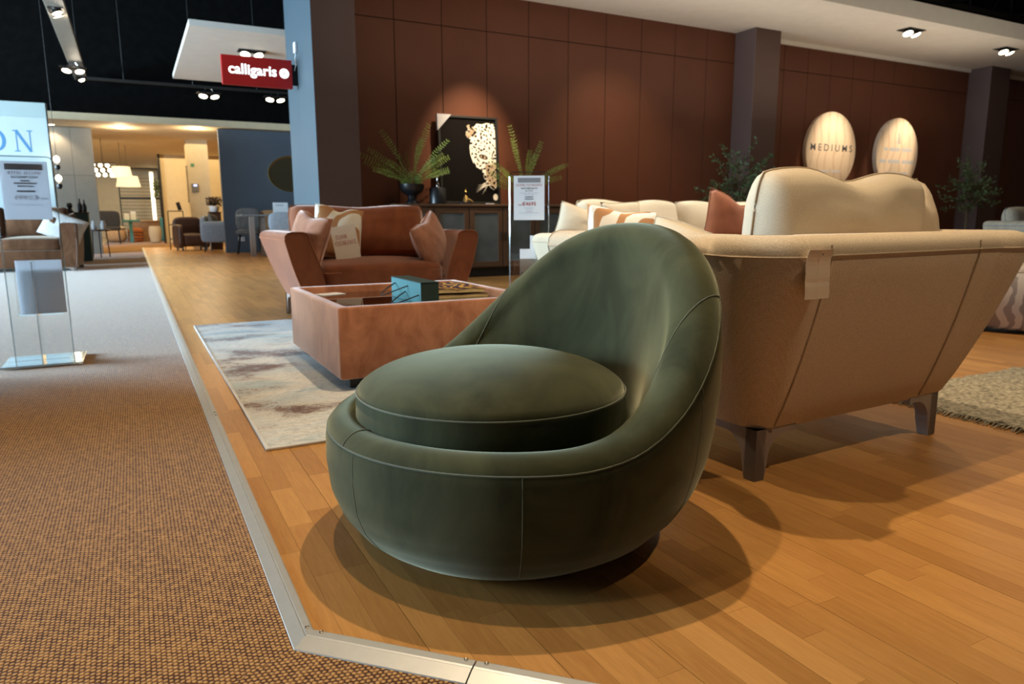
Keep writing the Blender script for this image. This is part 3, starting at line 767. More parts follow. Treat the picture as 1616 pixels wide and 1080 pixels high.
# ================================================================== COFFEE TABLE GROUP
ct = thing('coffee_table', 'low square rust velvet coffee table with an inset bronze glass top', 'table', (1.263, 3.585, 0))
x2, y2, zt, z0 = .505, .53, .385, .062
m = MB(); q_ = lambda a, b2, z: [Vector((-a, -b2, z)), Vector((a, -b2, z)), Vector((a, b2, z)), Vector((-a, b2, z))]
m.rings([q_(x2, y2, z0), q_(x2, y2, zt), q_(x2-.05, y2-.05, zt), q_(x2-.05, y2-.05, z0), q_(x2, y2, z0)], True, False)
bmesh.ops.remove_doubles(m.bm, verts=m.bm.verts, dist=1e-5)
bmesh.ops.bevel(m.bm, geom=m.bm.edges[:], offset=.010, segments=3, affect='EDGES', profile=.5)
m.build('upholstered_body', M['rust'], ct, True)
m = MB(); m.b(-x2+.05, x2-.05, -y2+.05, y2-.05, z0+.01, .325); m.build('inner_deck', M['darkwood'], ct)
m = MB(); m.b(-x2+.05, x2-.05, -y2+.05, y2-.05, .338, .346); m.build('glass_top', M['glass'], ct)
for sx in (-1, 1):
    for sy in (-1, 1):
        m = MB(); m.b(sx*.41-.04, sx*.41+.04, sy*.43-.04, sy*.43+.04, .010, z0+.012, .004); m.build('foot', M['blackmetal'], ct)
bg = thing('gift_box_bag', 'teal gift bag with black cord handles lying on the coffee table', 'bag', (1.278, 3.52, .346))
m = MB(); m.b(-.048, .048, -.225, .225, .0, .105, .002)
bo = m.build('body', [M['teal'], M['tealdark']], bg)
for f in bo.data.polygons:
    if f.normal.x > -.5: f.material_index = 1
m = MB(); m.b(-.049, .051, -.227, .227, .1055, .1085); m.build('lid', M['tealdark'], bg)
for zz, dy in ((.078, .06), (.045, -.10)):
    pts = [(-.048-.11*math.sin(math.pi*k/14)**.9, dy+.10-.20*k/14, zz-.05*math.sin(math.pi*k/14)) for k in range(15)]
    pts = [(p[0], p[1], max(p[2], .004)) for p in pts]
    m = MB(); m.tube(pts, .0035, 6); m.build('handle', M['cord'], bg, True)
for k, (nm, lab, z, w_, d_, rz, mt) in enumerate((('magazine', 'open magazine with a dark glossy cover, topmost of the pile on the coffee table', .371, .30, .40, -8, 'magcover'), ('magazine', 'thick magazine lying under the dark glossy one on the coffee table', .346, .31, .41, -3, 'pages'))):
    t = thing(nm, lab, 'magazine', (1.545, 3.70, z), R(rz), 'magazines on the coffee table')
    mm = MB(); rgs = []
    for q in range(13):
        x = -w_/2+w_*q/12; hz = .012+.010*math.sin(abs(q-6)/6*math.pi*.9)*(1 if k == 0 else .4)
        rgs.append([Vector((x, -d_/2, .0008)), Vector((x, -d_/2, hz)), Vector((x, d_/2, hz)), Vector((x, d_/2, .0008))])
    mm.rings(rgs); mm.build('pages', M['pages'], t)
    mm = MB(); rc_ = []
    for r_ in rgs: rc_.append([r_[1]+Vector((0, -.002, .0004)), r_[1]+Vector((0, -.002, .0018)), r_[2]+Vector((0, .002, .0018)), r_[2]+Vector((0, .002, .0004))])
    mm.rings(rc_); mm.build('cover', M['magcover'] if k == 0 else M['darkwood'], t)
t = thing('price_leaflet', 'white leaflet lying flat in the far left corner of the coffee table', 'leaflet', (.95, 4.0, .347), R(20))
m = MB(); m.b(-.075, .075, -.05, .05, 0, .002); m.build('sheet', M['paper'], t)
m = MB(); m.b(-.06, .02, .02, .028, .002, .0024); m.b(-.06, .04, 0, .004, .002, .0024); m.build('print', M['inkfade'], t)

# cushions on the rust loveseat
G1 = 'scatter cushions on the rust sofa'
cushion('scatter_cushion', 'plain rust velvet scatter cushion against the left arm of the rust sofa', (1.04, 5.20, .42), (R(-14), R(12), R(-64)), (.37, .40, .16), M['rust'], M['rustseam'], 3, G1, chop=.045)
cushion('scatter_cushion', 'plain rust velvet scatter cushion against the right arm of the rust sofa', (2.13, 5.22, .40), (R(-16), R(-22), R(44)), (.42, .40, .18), M['rust'], M['rustseam'], 6, G1, chop=.05)
cushion('scatter_cushion', 'cream scatter cushion with rust swirls behind the floor clearance card', (1.36, 5.47, .45), (R(-14), R(8), R(-10)), (.38, .42, .13), M['swirl'], None, 8, G1, chop=.08)
cd = thing('clearance_card', 'cream card reading FLOOR CLEARANCE leaning on the swirl cushion', 'sign', (1.405, 5.33, .462), R(-6))
m = MB(); m.box((0, .0, .125), (.185, .003, .25), 0, Matrix.Rotation(R(-9), 3, 'X') @ Matrix.Rotation(R(-8), 3, 'Y')); m.build('card_sheet', M['card'], cd)
MR = Matrix.Translation((0, 0, .125)) @ (Matrix.Rotation(R(-9), 4, 'X') @ Matrix.Rotation(R(-8), 4, 'Y'))
serif('FLOOR', .030, .085, M['red'], cd, MR @ Matrix.Translation((-.022, -.003, .045)))
serif('CLEARANCE', .030, .158, M['red'], cd, MR @ Matrix.Translation((.002, -.003, -.002)))

# cushions of the long cream sofa
G2 = 'scatter cushions on the long cream sofa'
cushion('scatter_cushion', 'small cream linen cushion slumped on the left arm of the long cream sofa', (2.44, 3.74, .60), (R(-20), R(14), R(-30)), (.34, .25, .14), M['creamcush'], M['creamseam'], 11, G2, chop=.05)
cushion('scatter_cushion', 'square cream cushion propped behind the swirl cushion on the long cream sofa', (2.74, 3.68, .58), (R(-10), 0, R(4)), (.32, .29, .12), M['creamcush'], M['creamseam'], 12, G2)
cushion('scatter_cushion', 'cream cushion with rust swirl bands on the long cream sofa', (2.56, 3.46, .50), (R(-12), R(6), R(-8)), (.48, .33, .15), M['swirl'], None, 13, G2, chop=.05)
cushion('scatter_cushion', 'rust velvet cushion half hidden behind the swirl cushion on the long sofa', (2.76, 3.64, .48), (R(-12), R(4), R(6)), (.42, .34, .13), M['rustdark'], M['rustseam'], 14, G2)
cushion('scatter_cushion', 'rust velvet cushion on the long cream sofa just left of the near back cushion', (3.05, 3.08, .48), (R(-8), R(14), R(-12)), (.44, .42, .15), M['rustdark'], M['rustseam'], 15, G2, chop=.1)
# cushions of the near cream sofa
G3 = 'scatter cushions on the near cream sofa'
cushion('scatter_cushion', 'cream woven cushion leaning over the left arm of the near cream sofa', (1.78, 2.05, .44), (R(10), R(-14), R(108)), (.44, .30, .14), M['creamcush'], M['creamseam'], 16, G3)
cushion('scatter_cushion', 'cream woven cushion behind the right arm of the near cream sofa', (2.53, 1.62, .47), (R(8), R(6), R(200)), (.36, .43, .19), M['cream'], M['creamseam'], 18, G3, chop=.10)
tg = thing('swing_tag', 'blank beige paper tag hanging on the back of the near cream sofa', 'tag', (1.535, 1.254, .690), R(2))
TR = Matrix.Rotation(R(9), 3, 'X')
m = MB(); rgs = []
for k in range(13):
    z = -.125*k/12; yb = -.000+.004*math.sin(k/12*7)+(.0 if k < 9 else -.004*(k-8))
    rgs.append([TR @ Vector((-.047, yb-.02, z)), TR @ Vector((.0, yb-.0225, z)), TR @ Vector((.047, yb-.02, z)), TR @ Vector((.047, yb-.019, z)), TR @ Vector((0, yb-.0215, z)), TR @ Vector((-.047, yb-.019, z))])
m.rings(rgs); m.build('tag_sheet', M['tagpaper'], tg)
m = MB(); m.lathe([(.002, 0), (.0025, .001), (.001, .0015)], 10); m.build('eyelet', M['ink'], tg, loc=TR @ Vector((0, -.0235, -.012)), rot=(R(90), 0, 0))

# ================================================================== SIDEBOARD
sb = thing('sideboard', 'dark walnut sideboard with panelled glass doors against the brown wall', 'cabinet', (4.05, 8.60, 0))
SX, SF = 1.20, -.215
m = MB(); m.b(-SX, SX, -.19, .22, .12, .90, .004); m.build('carcass', M['sidewood'], sb)
m = MB(); m.b(-SX-.03, SX+.03, -.235, .235, .90, .935, .012); m.build('top', M['sidewood'], sb)
m = MB(); m.b(-SX+.05, SX-.05, -.16, .20, 0, .12); m.build('plinth', M['blackmetal'], sb)
nd = 5; dw = 2*SX/nd
for k in range(nd):
    a = -SX+dw*k+.006; b2 = a+dw-.012
    m = MB()
    for q in ((a, a+.065, .135, .885), (b2-.065, b2, .135, .885), (a+.0649, b2-.0649, .135, .20), (a+.0649, b2-.0649, .82, .885)): m.b(q[0], q[1], SF, SF+.024, q[2], q[3], .003)
    d_ = m.build('door', M['sidewood'], sb)
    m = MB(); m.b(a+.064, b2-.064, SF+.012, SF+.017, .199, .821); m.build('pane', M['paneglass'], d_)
    m = MB(); m.b(a+.064, b2-.064, SF+.019, SF+.024, .50, .515); m.build('shelf_edge', M['midwood'], d_)
    hx = (b2-.03) if k % 2 == 0 else (a+.03)
    m = MB(); m.b(hx-.007, hx+.007, SF-.018, SF, .47, .58, .003); m.build('handle', M['blackmetal'], d_)
def frond(mm, p0, az, L, lean, droop, seed, lf=.10, nl=12):
    q = random.Random(seed); pts = []
    for k in range(nl+1):
        t = k/nl; r_ = L*(lean*t+droop*t*t); z = L*(math.sqrt(max(0, 1-lean*lean))*t-.35*droop*t*t)
        pts.append(Vector(p0)+Vector((math.cos(az)*r_, math.sin(az)*r_*.38, z)))
    mm.tube(pts, [.003*(1-.7*k/nl) for k in range(nl+1)], 5)
    for k in range(3, nl+1):
        t = k/nl; ln = lf*math.sin(math.pi*min(1, .25+.75*(1-abs(t-.45)*1.3)))*(1.05-.75*t) + .010
        d = (pts[k]-pts[k-1]).normalized(); side = d.cross(Vector((0, 0, 1)));
        if side.length < .05: side = Vector((math.sin(az), -math.cos(az), 0))
        side.normalize(); ra = R(45+((seed*37) % 60)); side = Matrix.Rotation(ra, 3, d) @ side
        for s in (-1, 1):
            for h2 in (0, .5):
                b0 = pts[k-1].lerp(pts[k], h2); dirv = (side*s*1.0+d*.38+Vector((0, 0, q.uniform(-.2, .25)))).normalized(); nn = dirv.cross(d).normalized()
                wv = d*ln*.15; tip = b0+dirv*ln
                mid = b0+dirv*ln*.5+nn*ln*.06
                mm._new([b0, mid-wv, tip, mid+wv], [(0, 1, 2), (0, 2, 3)])
def fern(name, label, loc, potprof, potmat, fr, seed, group='ferns on the sideboard'):
    t = thing(name, label, 'plant', loc, 0, group)
    m = MB(); m.lathe(potprof, 28); m.build('pot', potmat, t, True)
    zt_ = max(z for _, z in potprof)-.02
    for k, (az, L, lean, droop) in enumerate(list(fr)+[(a+32, l*.8, min(.85, n_*1.25), d*1.3) for a, l, n_, d in fr[:8]]):
        m = MB(); frond(m, (0.01*math.cos(R(az)), .01*math.sin(R(az)), zt_-.03), R(az), L, lean, droop, seed+k); m.build('frond', M['fern'], t)
    return t
fern('potted_fern', 'bushy green fern in a footed black bowl left of the leopard picture', (3.12, 8.58, .935),
     [(.055, 0), (.08, .004), (.075, .03), (.05, .055), (.06, .10), (.125, .145), (.152, .19), (.155, .24), (.145, .24), (.14, .20), (.02, .19)], M['pot'],
     [(20, .86, .20, .12), (60, .70, .35, .2), (150, .66, .55, .35), (185, .62, .62, .45), (-10, .74, .42, .25), (5, .58, .60, .3), (230, .5, .6, .5), (-60, .52, .55, .45), (170, .78, .28, .2), (100, .55, .5, .3), (-30, .46, .75, .4), (200, .42, .75, .4)], 1)
fern('potted_fern', 'tall sparse fern in a blue pot right of the leopard picture', (4.72, 8.58, .935),
     [(.06, 0), (.085, .004), (.095, .08), (.10, .15), (.09, .15), (.085, .12), (.01, .12)], M['bluepot'],
     [(170, .98, .14, .08), (10, .80, .22, .12), (195, .66, .55, .35), (175, .52, .7, .3), (60, .7, .2, .2), (-20, .62, .5, .5), (215, .6, .6, .4), (5, .68, .55, .5)], 40)
cn = thing('canister', 'glossy black canister with a slim metal stopper beside the fern on the sideboard', 'jar', (3.44, 8.52, .935))
m = MB(); m.lathe([(.10, 0), (.108, .006), (.108, .19), (.10, .20), (.03, .203), (.022, .215)], 28); m.build('body', M['pot'], cn, True)
m = MB(); m.lathe([(.022, .214), (.024, .23), (.016, .25), (.016, .32), (.020, .34), (.002, .345)], 16); m.build('stopper', M['chrome'], cn, True)
or_ = thing('ornament', 'small gold and black sculpture standing before the leopard picture', 'ornament', (3.80, 8.46, .935))
m = MB(); m.lathe([(.10, 0), (.105, .02), (.06, .035), (.01, .04)], 24, (0, 0, 0), 1, .7); m.build('base', M['pot'], or_, True)
m = MB(); m.tube([(-.01, 0, .03), (0, 0, .09), (-.005, 0, .15), (.0, 0, .21)], [.035, .026, .018, .012], 10); m.tube([(.02, 0, .06), (.06, 0, .05), (.10, 0, .03)], [.018, .012, .006], 8); m.build('figure', M['gold'], or_, True)
dc = thing('place_card', 'tiny white card lying on the front edge of the sideboard', 'card', (4.13, 8.44, .935), R(10))
m = MB(); m.b(-.05, .05, -.03, .03, 0, .010, .002); m.build('card_sheet', M['paper'], dc)
# leopard picture leaning on the wall
pc = thing('framed_picture', 'black framed picture of half a leopard face leaning on the wall above the sideboard', 'picture', (3.98, 8.70, .937)); pc.rotation_euler = (R(-5), 0, R(-2))
PW, PH = .84, 1.13
for q in ((-PW/2, -PW/2+.03, 0, PH), (PW/2-.03, PW/2, 0, PH), (-PW/2+.03, PW/2-.03, 0, .03), (-PW/2+.03, PW/2-.03, PH-.03, PH)):
    m = MB(); m.b(q[0], q[1], -.03, .015, q[2], q[3], .003); m.build('frame_bar', M['blackmetal'], pc)
m = MB(); m.b(-PW/2+.028, PW/2-.028, -.01, .01, .028, PH-.028); m.build('canvas', M['fur_b'], pc)
IW, IH = PW-.06, PH-.06
def ip(u, v, k=0): return Vector((-IW/2+IW*u, -.0104-.0004*k, .03+IH*(1-v)))
face = [(.66, .055), (.76, .06), (.84, .04), (.99, .05), (.995, .30), (.99, .55), (.985, .80), (.965, .835), (.93, .85), (.88, .83), (.84, .79), (.80, .765), (.755, .70), (.735, .635), (.69, .60), (.62, .575), (.575, .535), (.545, .48), (.52, .42), (.515, .33), (.545, .24), (.50, .24), (.455, .20), (.46, .165), (.505, .125), (.475, .085), (.52, .07), (.60, .10)]
m = MB(); m.poly([ip(*q) for q in face]); m.build('print', M['fur_w'], pc)
m = MB(); m.poly([ip(*q, 1) for q in [(.475, .085), (.52, .07), (.60, .10), (.66, .15), (.62, .20), (.56, .215), (.50, .235), (.455, .20), (.46, .165), (.53, .15)]]); m.build('print_tan', M['fur_t'], pc); m = MB(); m.poly([ip(*q, 1) for q in [(.78, .55), (.99, .52), (.985, .80), (.93, .845), (.86, .80), (.80, .72)]]); m.build('print_tan', M['fur_t'], pc)
def inside(u, v, P):
    c_ = False
    for (a, b2), (d_, e_) in zip(P, P[1:]+P[:1]):
        if (b2 > v) != (e_ > v) and u < (d_-a)*(v-b2)/(e_-b2)+a: c_ = not c_
    return c_
q = random.Random(11); m = MB(); spots = []
while len(spots) < 85:
    u, v = q.uniform(.5, .99), q.uniform(.05, .78); ex = ((u-.76)/.12)**2+((v-.455)/.055)**2
    if not inside(u, v, face) or ex < 1: continue
    if v > .40 and u < .82 and q.random() < .75: continue
    if any((u-a)**2+(v-b2)**2*1.8 < .0024 for a, b2, _ in spots): continue
    spots.append((u, v, q.uniform(.018, .034)))
for u, v, r_ in spots:
    a0 = q.uniform(0, 3); rx, ry = r_*q.uniform(.8, 1.3), r_*q.uniform(.5, .9)*.75
    m.poly([ip(u+rx*math.cos(t_*.7854)*math.cos(a0)-ry*math.sin(t_*.7854)*math.sin(a0), v+(rx*math.cos(t_*.7854)*math.sin(a0)+ry*math.sin(t_*.7854)*math.cos(a0))*.75, 2) for t_ in range(8)])
def ell(mm, u, v, rx, ry, k, a0=0): mm.poly([ip(u+rx*math.cos(t_*.5236)*math.cos(a0)-ry*math.sin(t_*.5236)*math.sin(a0), v+rx*math.cos(t_*.5236)*math.sin(a0)*.75+ry*math.sin(t_*.5236)*math.cos(a0)*.75, k) for t_ in range(12)])
ell(m, .76, .452, .085, .040, 2, .25); ell(m, .66, .49, .045, .012, 2, .9); ell(m, .91, .82, .055, .02, 2, .6)
ell(m, .62, .17, .05, .016, 2, -.6); ell(m, .57, .12, .04, .012, 2, .5)
tag(m.build('print_black', M['fur_b'], pc), kind='stuff')
m = MB(); ell(m, .755, .452, .055, .026, 3, .25); m.build('print_eye', M['fur_t'], pc)
m = MB(); ell(m, .75, .45, .022, .024, 4); m.build('print_pupil', M['fur_b'], pc)
m = MB()
for k in range(9):
    u0, v0 = .93-.02*k, .80-.006*k; u1, v1 = .62-.03*(k % 4)+.02*k, .80+.03*(k % 5)
    m.poly([ip(u0, v0, 3), ip((u0+u1)/2, (v0+v1)/2-.02, 3), ip(u1, v1, 3), ip((u0+u1)/2+.004, (v0+v1)/2-.012, 3)])
ell(m, .955, .94, .045, .055, 3)
m.build('whiskers', M['fur_w'], pc)
m = MB(); m.prism([(-PW/2-.006, -.034, PH+.006), (-PW/2+.19, -.034, PH+.006), (-PW/2-.006, -.034, PH-.20)], (0, .052, 0)); m.build('corner_protector', M['corner'], pc)

# ================================================================== PRICE STANDS
def acrylic_stand(label, loc, rz, lines, hz=1.09, sc=1.0, pm='paper'):
    t = thing('price_stand', label, 'sign stand', loc, rz, 'clear acrylic price stands'); t.scale = (sc, sc, sc)
    W2 = .135; r_ = .03
    out = [(W2-r_+r_*math.cos(R(a)), hz-r_+r_*math.sin(R(a))) for a in range(0, 91, 15)]+[(-W2+r_+r_*math.cos(R(a)), hz-r_+r_*math.sin(R(a))) for a in range(90, 181, 15)]
    outl = [(W2, .012)]+out+[(-W2, .012)]
    m = MB(); m.prism([(x, -.004, z) for x, z in outl], (0, .008, 0)); m.build('panel', M['acrylic'], t)
    m = MB(); m.tube([(x, 0, z) for x, z in outl], .0042, 6); m.build('panel_edge', M['acryedge'], t, True)
    m = MB(); m.b(-.185, .185, -.17, .17, 0, .012, .003); m.build('base', M['acryedge'], t)
    m = MB(); m.b(-.004, .004, .004, .14, .012, .55, .001); m.build('brace', M['acryedge'], t)
    m = MB(); m.b(-.106, .106, -.010, -.0075, .765, 1.065); sh = m.build('price_sheet', M[pm], t)
    for kind, s, z, h_, w_, mt in lines:
        X_ = Matrix.Translation((0, -.0106, z))
        if kind == 'serif': serif(s, h_, w_, M[mt], sh, X_)
        elif kind == 'sans': sans(s, h_, w_, M[mt], sh, X_, bold=.012)
        else:
            m = MB(); m.b(-w_/2+s, w_/2+s, -.0008, 0, -h_/2, h_/2); o = m.build('print', M[mt], sh); o.matrix_local = X_
    m = MB(); m.b(-.105, .105, -.055, -.050, .26, .50); m.b(-.105, .105, -.055, -.0045, .255, .262); m.build('leaflet_pocket', M['acrylic'], t)
    return t
ml = [('bar', 0, 1.035, .032, .155, 'inkbar'), ('serif', 'FLOOR CLEARANCE', 1.002, .015, .18, 'red'), ('sans', 'WHITEMEADOW', .980, .012, .115, 'ink'), ('sans', 'ELTON', .963, .010, .05, 'ink'),
      ('bar', 0, .948, .003, .13, 'inkfade'), ('bar', 0, .938, .003, .07, 'inkfade'), ('bar', 0, .922, .006, .055, 'ink'), ('bar', 0, .908, .006, .06, 'ink'), ('sans', '€4695', .876, .027, .095, 'red'),
      ('bar', -.062, .868, .004, .026, 'red'), ('bar', 0, .848, .003, .07, 'inkfade'), ('bar', 0, .838, .003, .05, 'inkfade'), ('bar', 0, .824, .003, .045, 'redfade'), ('bar', 0, .815, .003, .14, 'inkfade')]
st1 = acrylic_stand('clear acrylic price stand showing a €4695 sheet between the rust and cream sofas', (2.40, 4.30, 0), R(-33), ml, sc=.98)
for k, (x, z, w_) in enumerate(((-.015, .275, .10), (.045, .275, .10))):
    t = thing('brochure', ('white brochure standing at the front of the €4695 stand pocket', 'taller white brochure at the back of the €4695 stand pocket')[k], 'brochure', (2.40+x*1.1-.012, 4.30-.044-x*.6+.012*k, .285), R(-33), 'brochures in the price stand')
    m = MB(); m.b(-.055, .055, -.004, .004, 0, .27+.09*k, .001); m.build('booklet', M['paper'], t)
    if k == 0:
        m = MB()
        for z_ in (.06, .08, .10): m.b(-.045, -.015, -.0048, -.004, z_, z_+.010)
        m.b(.005, .035, -.0048, -.004, .085, .10); m.build('print', M['ink'], t)
ll = [('bar', 0, 1.037, .030, .165, 'inkfade'), ('serif', 'SPECIAL OFFER', 1.006, .014, .15, 'redfade'), ('sans', 'WESTBRIDGE', .985, .012, .12, 'inkfade'), ('bar', 0, .966, .006, .04, 'inkfade'), ('bar', 0, .953, .006, .10, 'inkfade'),
      ('bar', 0, .938, .005, .07, 'inkfade'), ('bar', 0, .912, .008, .08, 'inkfade'), ('sans', '€5995', .880, .024, .11, 'redfade'), ('bar', -.075, .875, .004, .035, 'redfade'), ('bar', 0, .842, .002, .13, 'inkfade')]
st2 = acrylic_stand('clear acrylic price stand seen from behind on the carpet at the left', (-.475, 4.57, 0), R(180), ll, pm='sheet')
# the sheet shows its print through the paper from behind
for o in [c for c in st2.children if c.name.startswith('price_sheet')]:
    for c in o.children: c.location.y += -.0
    sheet2 = o
for c in list(sheet2.children):
    d_ = c.copy(); COL.objects.link(d_); d_.matrix_local = Matrix.Translation((0, .0032, 0)) @ c.matrix_local
t = thing('leaflet', 'blank back of a pale leaflet in the pocket of the left price stand', 'leaflet', (-.46, 4.60, .262), R(180), None)
m = MB(); m.b(-.106, .106, -.003, .003, 0, .288); m.build('sheet', M['sheet'], t)

# ================================================================== OVAL SIGNS, TREES, RIGHT SIDE
def oval(name, label, x, z, rx, rz_):
    t = thing(name, label, 'sign', (x, 8.84, z), 0, 'oval wall signs')
    m = MB(); rg = []
    for yy, s_ in ((.05, .97), (.05, .985), (0, 1), (-.03, 1), (-.038, .985), (-.038, .01)):
        rg.append([Vector((rx*s_*math.cos(k*math.pi/32), yy, rz_*s_*math.sin(k*math.pi/32))) for k in range(64)])
    m.rings(rg); m.build('board', M['oval'], t, True); return t
o1 = oval('oval_sign', 'pale oval wood sign with one line of large dark spaced capitals', 11.0, 1.90, .64, .66)
sans('MEDIUMS', .12, 1.08, M['ink'], o1, Matrix.Translation((0, -.0392, .05)), space=1.5, bold=.008)
for k, w_ in enumerate((.26, .22)):
    m = MB(); m.b(-.30+.34*k, -.30+.34*k+w_, -.0395, -.038, -.37, -.335); m.build('print', M['inkfade'], o1)
m = MB(); m.tube([(.0, -.0392, -.37), (.0, -.0392, -.31)], .008, 5); m.build('print', M['inkfade'], o1)
o2 = oval('oval_sign', 'brightly lit pale oval wood sign with a small tree and faint lines of text', 12.82, 1.90, .61, .66)
m = MB(); m.tube([(0, -.0392, .20), (0, -.0392, .40)], .008, 5)
for k in range(5): m.tube([(0, -.0392, .22+.035*k), (.07-.012*k, -.0392, .20+.035*k)], .006, 4); m.tube([(0, -.0392, .22+.035*k), (-.07+.012*k, -.0392, .20+.035*k)], .006, 4)
m.build('tree_emblem', M['inkfade'], o2)
for z_, ws in ((.06, (.10, .30, .28)), (-.16, (.20, .34, .36)), (-.38, (.05, .26, .24))):
    tot = sum(ws)+.06*(len(ws)-1); x_ = -tot/2
    for w_ in ws:
        m = MB(); m.b(x_, x_+w_, -.0395, -.038, z_, z_+.06); m.build('print', M['inkfade'], o2); x_ += w_+.06
def olive(label, loc, hgt_, rad, seed):
    t = thing('olive_tree', label, 'plant', loc, 0, 'olive trees by the columns')
    m = MB(); m.lathe([(.15, 0), (.17, .01), (.21, .36), (.20, .38), (.17, .35), (.01, .34)], 24); m.build('pot', M['pot'], t, True)
    q = random.Random(seed); m = MB(); tips = []
    m.tube([(0, 0, .33), (.02, .01, .7), (0, .02, 1.0)], [.025, .02, .016], 7)
    for k in range(46):
        az = q.uniform(0, 6.283); el = q.uniform(-.15, 1.2); L = rad*q.uniform(.6, 1.1); z1 = q.uniform(.8, 1.25)
        p0 = Vector((0, 0, z1)); p2 = p0+Vector((math.cos(az)*math.cos(el)*L, math.sin(az)*math.cos(el)*L*.7, math.sin(el)*L*(hgt_-1.25)/rad*.9)); p1 = p0.lerp(p2, .5)+Vector((0, 0, .05))
        m.tube([p0, p1, p2], [.007, .005, .002], 5); tips.append((p0, p1, p2))
    m.build('branches', M['stem'], t)
    m = MB()
    for p0, p1, p2 in tips:
        for k in range(34):
            f_ = q.uniform(.25, 1.05); p = p0.lerp(p1, f_*2) if f_ < .5 else p1.lerp(p2, f_*2-1)
            d = Vector((q.uniform(-1, 1), q.uniform(-1, 1), q.uniform(-.4, 1))).normalized(); l = q.uniform(.045, .085)
            s_ = d.cross(Vector((q.uniform(-1, 1), q.uniform(-1, 1), q.uniform(-1, 1)))).normalized()*l*.17
            b0 = p+d*.01; m._new([b0, b0+d*l*.5-s_, b0+d*l, b0+d*l*.5+s_], [(0, 1, 2, 3)])
    tag(m.build('leaves', M['olive'], t), kind='stuff'); return t
olive('leafy potted olive tree before the column left of the oval signs', (8.15, 8.15, 0), 2.1, .68, 4)
olive('dim potted olive tree before the far right column', (14.0, 8.1, 0), 2.3, .72, 9)
pf = thing('pouf', 'round pouf with grey and pink marbled weave at the right edge', 'pouf', (5.40, 2.72, .0))
m = MB(); m.lathe([(.33, .02), (.36, .04), (.395, .12), (.405, .22), (.395, .32), (.36, .395), (.345, .41), (.33, .42), (.20, .432), (.01, .436)], 48); m.build('cover', M['poufmat'], pf, True, angle=0)
m = MB(); m.tube([(.352*math.cos(R(a)), .352*math.sin(R(a)), .405) for a in range(0, 360, 8)], .006, 6, True); m.build('piping', M['creamseam'], pf, True)
m = MB(); m.lathe([(.30, 0), (.32, .004), (.32, .022), (.30, .03)], 36); m.build('base_ring', M['blackmetal'], pf)
gs = sofa('grey_sofa', 'grey-beige sofa far away at the right edge behind the near cream sofa', 'sofa', (9.95, 4.35, 0), R(-4), 2.2, .9, (M['taupefab'], M['taupefab'], M['ink']), 2, .06, .70, back_h=.46, bseed=21)
cushion('scatter_cushion', 'dark green velvet cushion on the far grey sofa at the right edge', (9.15, 4.2, .50), (R(-12), 0, R(-10)), (.45, .42, .15), M['green'], None, 22)

# ================================================================== RED SIGN AND LIGHT FITTINGS
sg = thing('blade_sign', 'red blade sign with lit white lettering fixed to the slate blue pier', 'sign', (1.48, 9.3, 2.48), 0)
m = MB(); m.b(-.40, .40, -.035, .035, -.165, .165, .004); m.build('box', M['redsign'], sg)
m = MB(); m.b(.40, .468, -.015, .015, -.12, .12); m.build('bracket', M['blackmetal'], sg)
sans('calligaris', .155, .545, M['litletter'], sg, Matrix.Translation((-.055, -.0365, .0)), bold=.022)
m = MB(); m.lathe([(.056, 0), (.056, .003)], 28); o = m.build('logo_disc', M['litletter'], sg, rot=(R(90), 0, 0), loc=(.305, -.035, .005))
m = MB(); m.lathe([(.006, .003), (.006, .0045)], 10, (0, 0, 0), 1, 4.4); m.build('logo_slit', M['ink'], o)
sn = thing('sensor_box', 'small white sensor box with a thin cable on the slate blue pier', 'sensor', (1.94, 9.28, 2.80))
m = MB(); m.b(-.022, .008, -.045, .045, -.06, .06, .006); m.build('case', M['paper'], sn)
m = MB(); m.tube([(-.004, 0, -.06), (-.012, .01, -.12), (-.008, .0, -.20), (-.03, .0, -.27)], .005, 6); m.build('cable', M['paper'], sn, True)
def twin(name, label, loc, rz=0, tilt=(25, -10), s=1.0, group=None, stem=0):
    t = thing(name, label, 'ceiling light', loc, rz, group); t.scale = (s, s, s)
    m = MB()
    for a in ((-.20, .20, -.11, -.09), (-.20, .20, .09, .11), (-.20, -.18, -.09, .09), (.18, .20, -.09, .09)): m.b(a[0], a[1], a[2], a[3], -.012, .0)
    m.b(-.18, .18, -.09, .09, -.004, -.001); m.build('housing', M['blackmetal'], t)
    if stem:
        for x in (-.09, .09):
            m = MB(); m.tube([(x, 0, -.002), (x*.5, 0, stem/s)], .008, 6); m.build('arm', M['chrome'], t)
    for k, x in enumerate((-.09, .09)):
        m = MB(); m.lathe([(.045, .03), (.075, -.05), (.078, -.055), (.070, -.052)], 20, cap=False)
        h = m.build('lamp_head', M['chrome'], t, True, (x, 0, -.02), (R(tilt[k]), R(10-20*k), 0))
        m = MB(); m.lathe([(.069, -.050), (.05, -.060), (.001, -.064)], 20); m.build('bulb', M['lit'], h, True)
    return t
GL = 'twin recessed ceiling lights'
twin('recessed_twin_light', 'twin recessed light in the canopy above the left oval sign', (11.0, 7.5, 3.62), 0, (-20, -20), 1.0, GL)
twin('recessed_twin_light', 'twin recessed light in the canopy at the right edge of the picture', (13.7, 7.55, 3.62), 0, (-20, -20), 1.0, GL)
twin('recessed_twin_light', 'twin recessed light in the white soffit above the red sign', (1.86, 12.1, 3.30), 0, (-25, -25), 1.0, GL)
